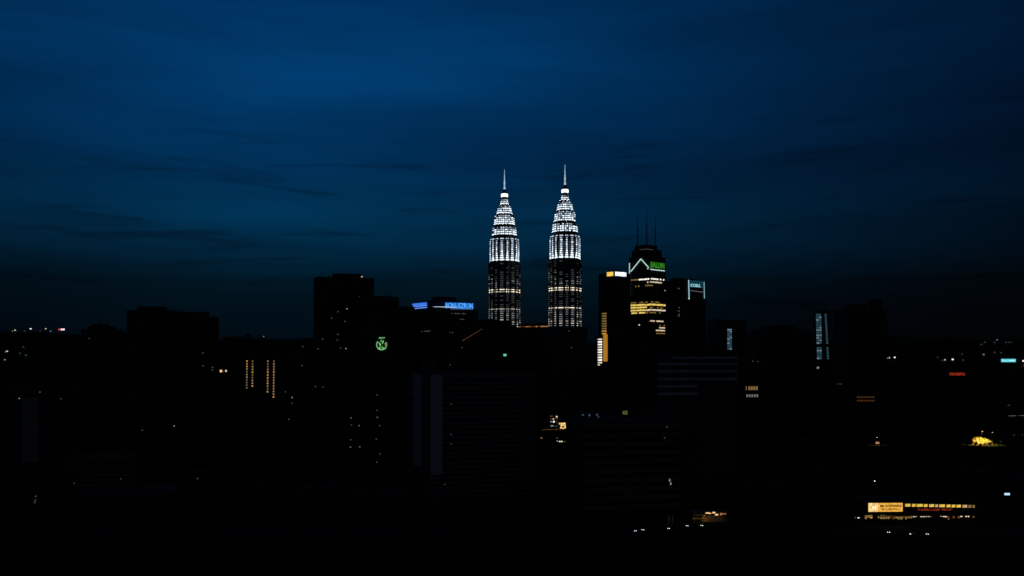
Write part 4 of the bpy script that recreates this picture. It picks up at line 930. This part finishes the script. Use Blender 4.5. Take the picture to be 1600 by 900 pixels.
# ------------------------------------------------------------------ dark low buildings filling the foreground blocks
rnd = random.Random(21)
for px0, px1, yt, Y, lab in ((340, 430, 752, 790, 'unlit low building below the strings of amber windows'), (450, 530, 762, 770, 'unlit low building straight below the tall black flat-topped tower'), (545, 640, 768, 760, 'unlit low building below the column of faint windows'),
        (660, 730, 776, 755, 'unlit low building at the foot of the pale blank end walls'), (120, 280, 766, 765, 'long unlit low building in front of the low flat-roofed one at lower left'), (1150, 1230, 752, 790, 'unlit low building up the street right of the roadside canopy'),
        (1240, 1330, 738, 830, 'unlit low building just left of the lit roadside store'), (1205, 1290, 686, 1060, 'unlit building below the slim tower with bluish windows'), (1395, 1460, 712, 1080, 'unlit building between the lone street lamp and the roadside store'),
        (1470, 1560, 735, 940, 'unlit building between the amber-lit bank and the roadside store'), (1575, 1660, 742, 900, 'unlit building at the right border above the small blue-white sign'), (1068, 1140, 700, 900, 'unlit building right of the dim pale flats, above the roadside canopy')):
    bb = B('low_building', lab, px0, px1, yt, Y, rnd.uniform(-12, 20), rnd.uniform(.45, .8), group='unlit low buildings of the foreground')
    bb.body(rnd.choice(('grid', 'ribbon')), rnd.choice((M_dconc, M_brown, M_dconc)), pitch=3.4)
    if rnd.random() < .6: bb.plant(px0 + (px1 - px0) * .3, px0 + (px1 - px0) * .6, yt - 4)

# ------------------------------------------------------------------ trees
def crown_mesh(seed):
    rn = random.Random(seed); mb = MB(); cl = []
    for _ in range(13):
        a = rn.uniform(0, 6.283); r = rn.uniform(0, 2.6); cl.append((Vector((r * math.cos(a), r * math.sin(a), rn.uniform(3.6, 7.6))), rn.uniform(.9, 1.7)))
    for c, r in cl:
        for _ in range(75):
            d = Vector((rn.gauss(0, 1), rn.gauss(0, 1), rn.gauss(0, .8))).normalized() * r * rn.uniform(.55, 1.05); p = c + d
            u = Vector((rn.gauss(0, 1), rn.gauss(0, 1), rn.gauss(0, 1))).normalized(); v = u.orthogonal().normalized(); s_ = rn.uniform(.18, .36)
            mb.poly([p - u * s_, p + v * s_ * .6, p + u * s_, p - v * s_ * .6])
    return mb.mesh('crown', M_leaf), cl
TR = []
for sd in (1, 2, 3):
    cm, cl = crown_mesh(sd); mb = MB(); mb.tube((0, 0, 0), (.1, 0, 3.2), .32, 8, r2=.2)
    for c, r in cl[:7]: mb.tube((.1, 0, 2.6 + random.random()), c, .13, 5, r2=.04)
    TR.append((cm, mb.mesh('trunk', M_bark)))
for i, (px, Y, sc_) in enumerate(((1140, 738, 1.1), (1150, 742, 1.3), (1160, 730, 1.0), (1064, 745, 1.0), (1030, 742, 1.1), (978, 738, 1.2), (960, 745, 1.0), (1330, 735, 1.2), (1322, 745, 1.0), (1545, 740, 1.2), (1560, 735, 1.4), (1300, 740, 1.3), (1517, 1352, 1.3), (1525, 1350, .95), (1553, 1351, 1.15), (1561, 1353, 1.35), (1546, 1349, .95),
        (1511, 1350, 1.1), (1532, 1348, .72), (1539, 1349, .8))):
    lab, grp = (('small dark tree standing before the amber-lit bank', 'trees before the amber-lit bank') if Y > 1300 else ('dark leafy tree standing beside the lit roadside store', 'trees beside the roadside store') if px > 1200 else ('dark leafy tree just right of the roadside canopy', 'trees right of the roadside canopy') if px > 1100 else ('dark leafy tree by the gabled house and the gate pillars', 'trees by the gabled house'))
    t = thing('tree', lab, 'tree', (kx(px) * Y, Y, 0), rnd.uniform(0, 6), grp); t.scale = (sc_,) * 3
    link('crown', TR[i % 3][0], t); link('trunk', TR[i % 3][1], t)
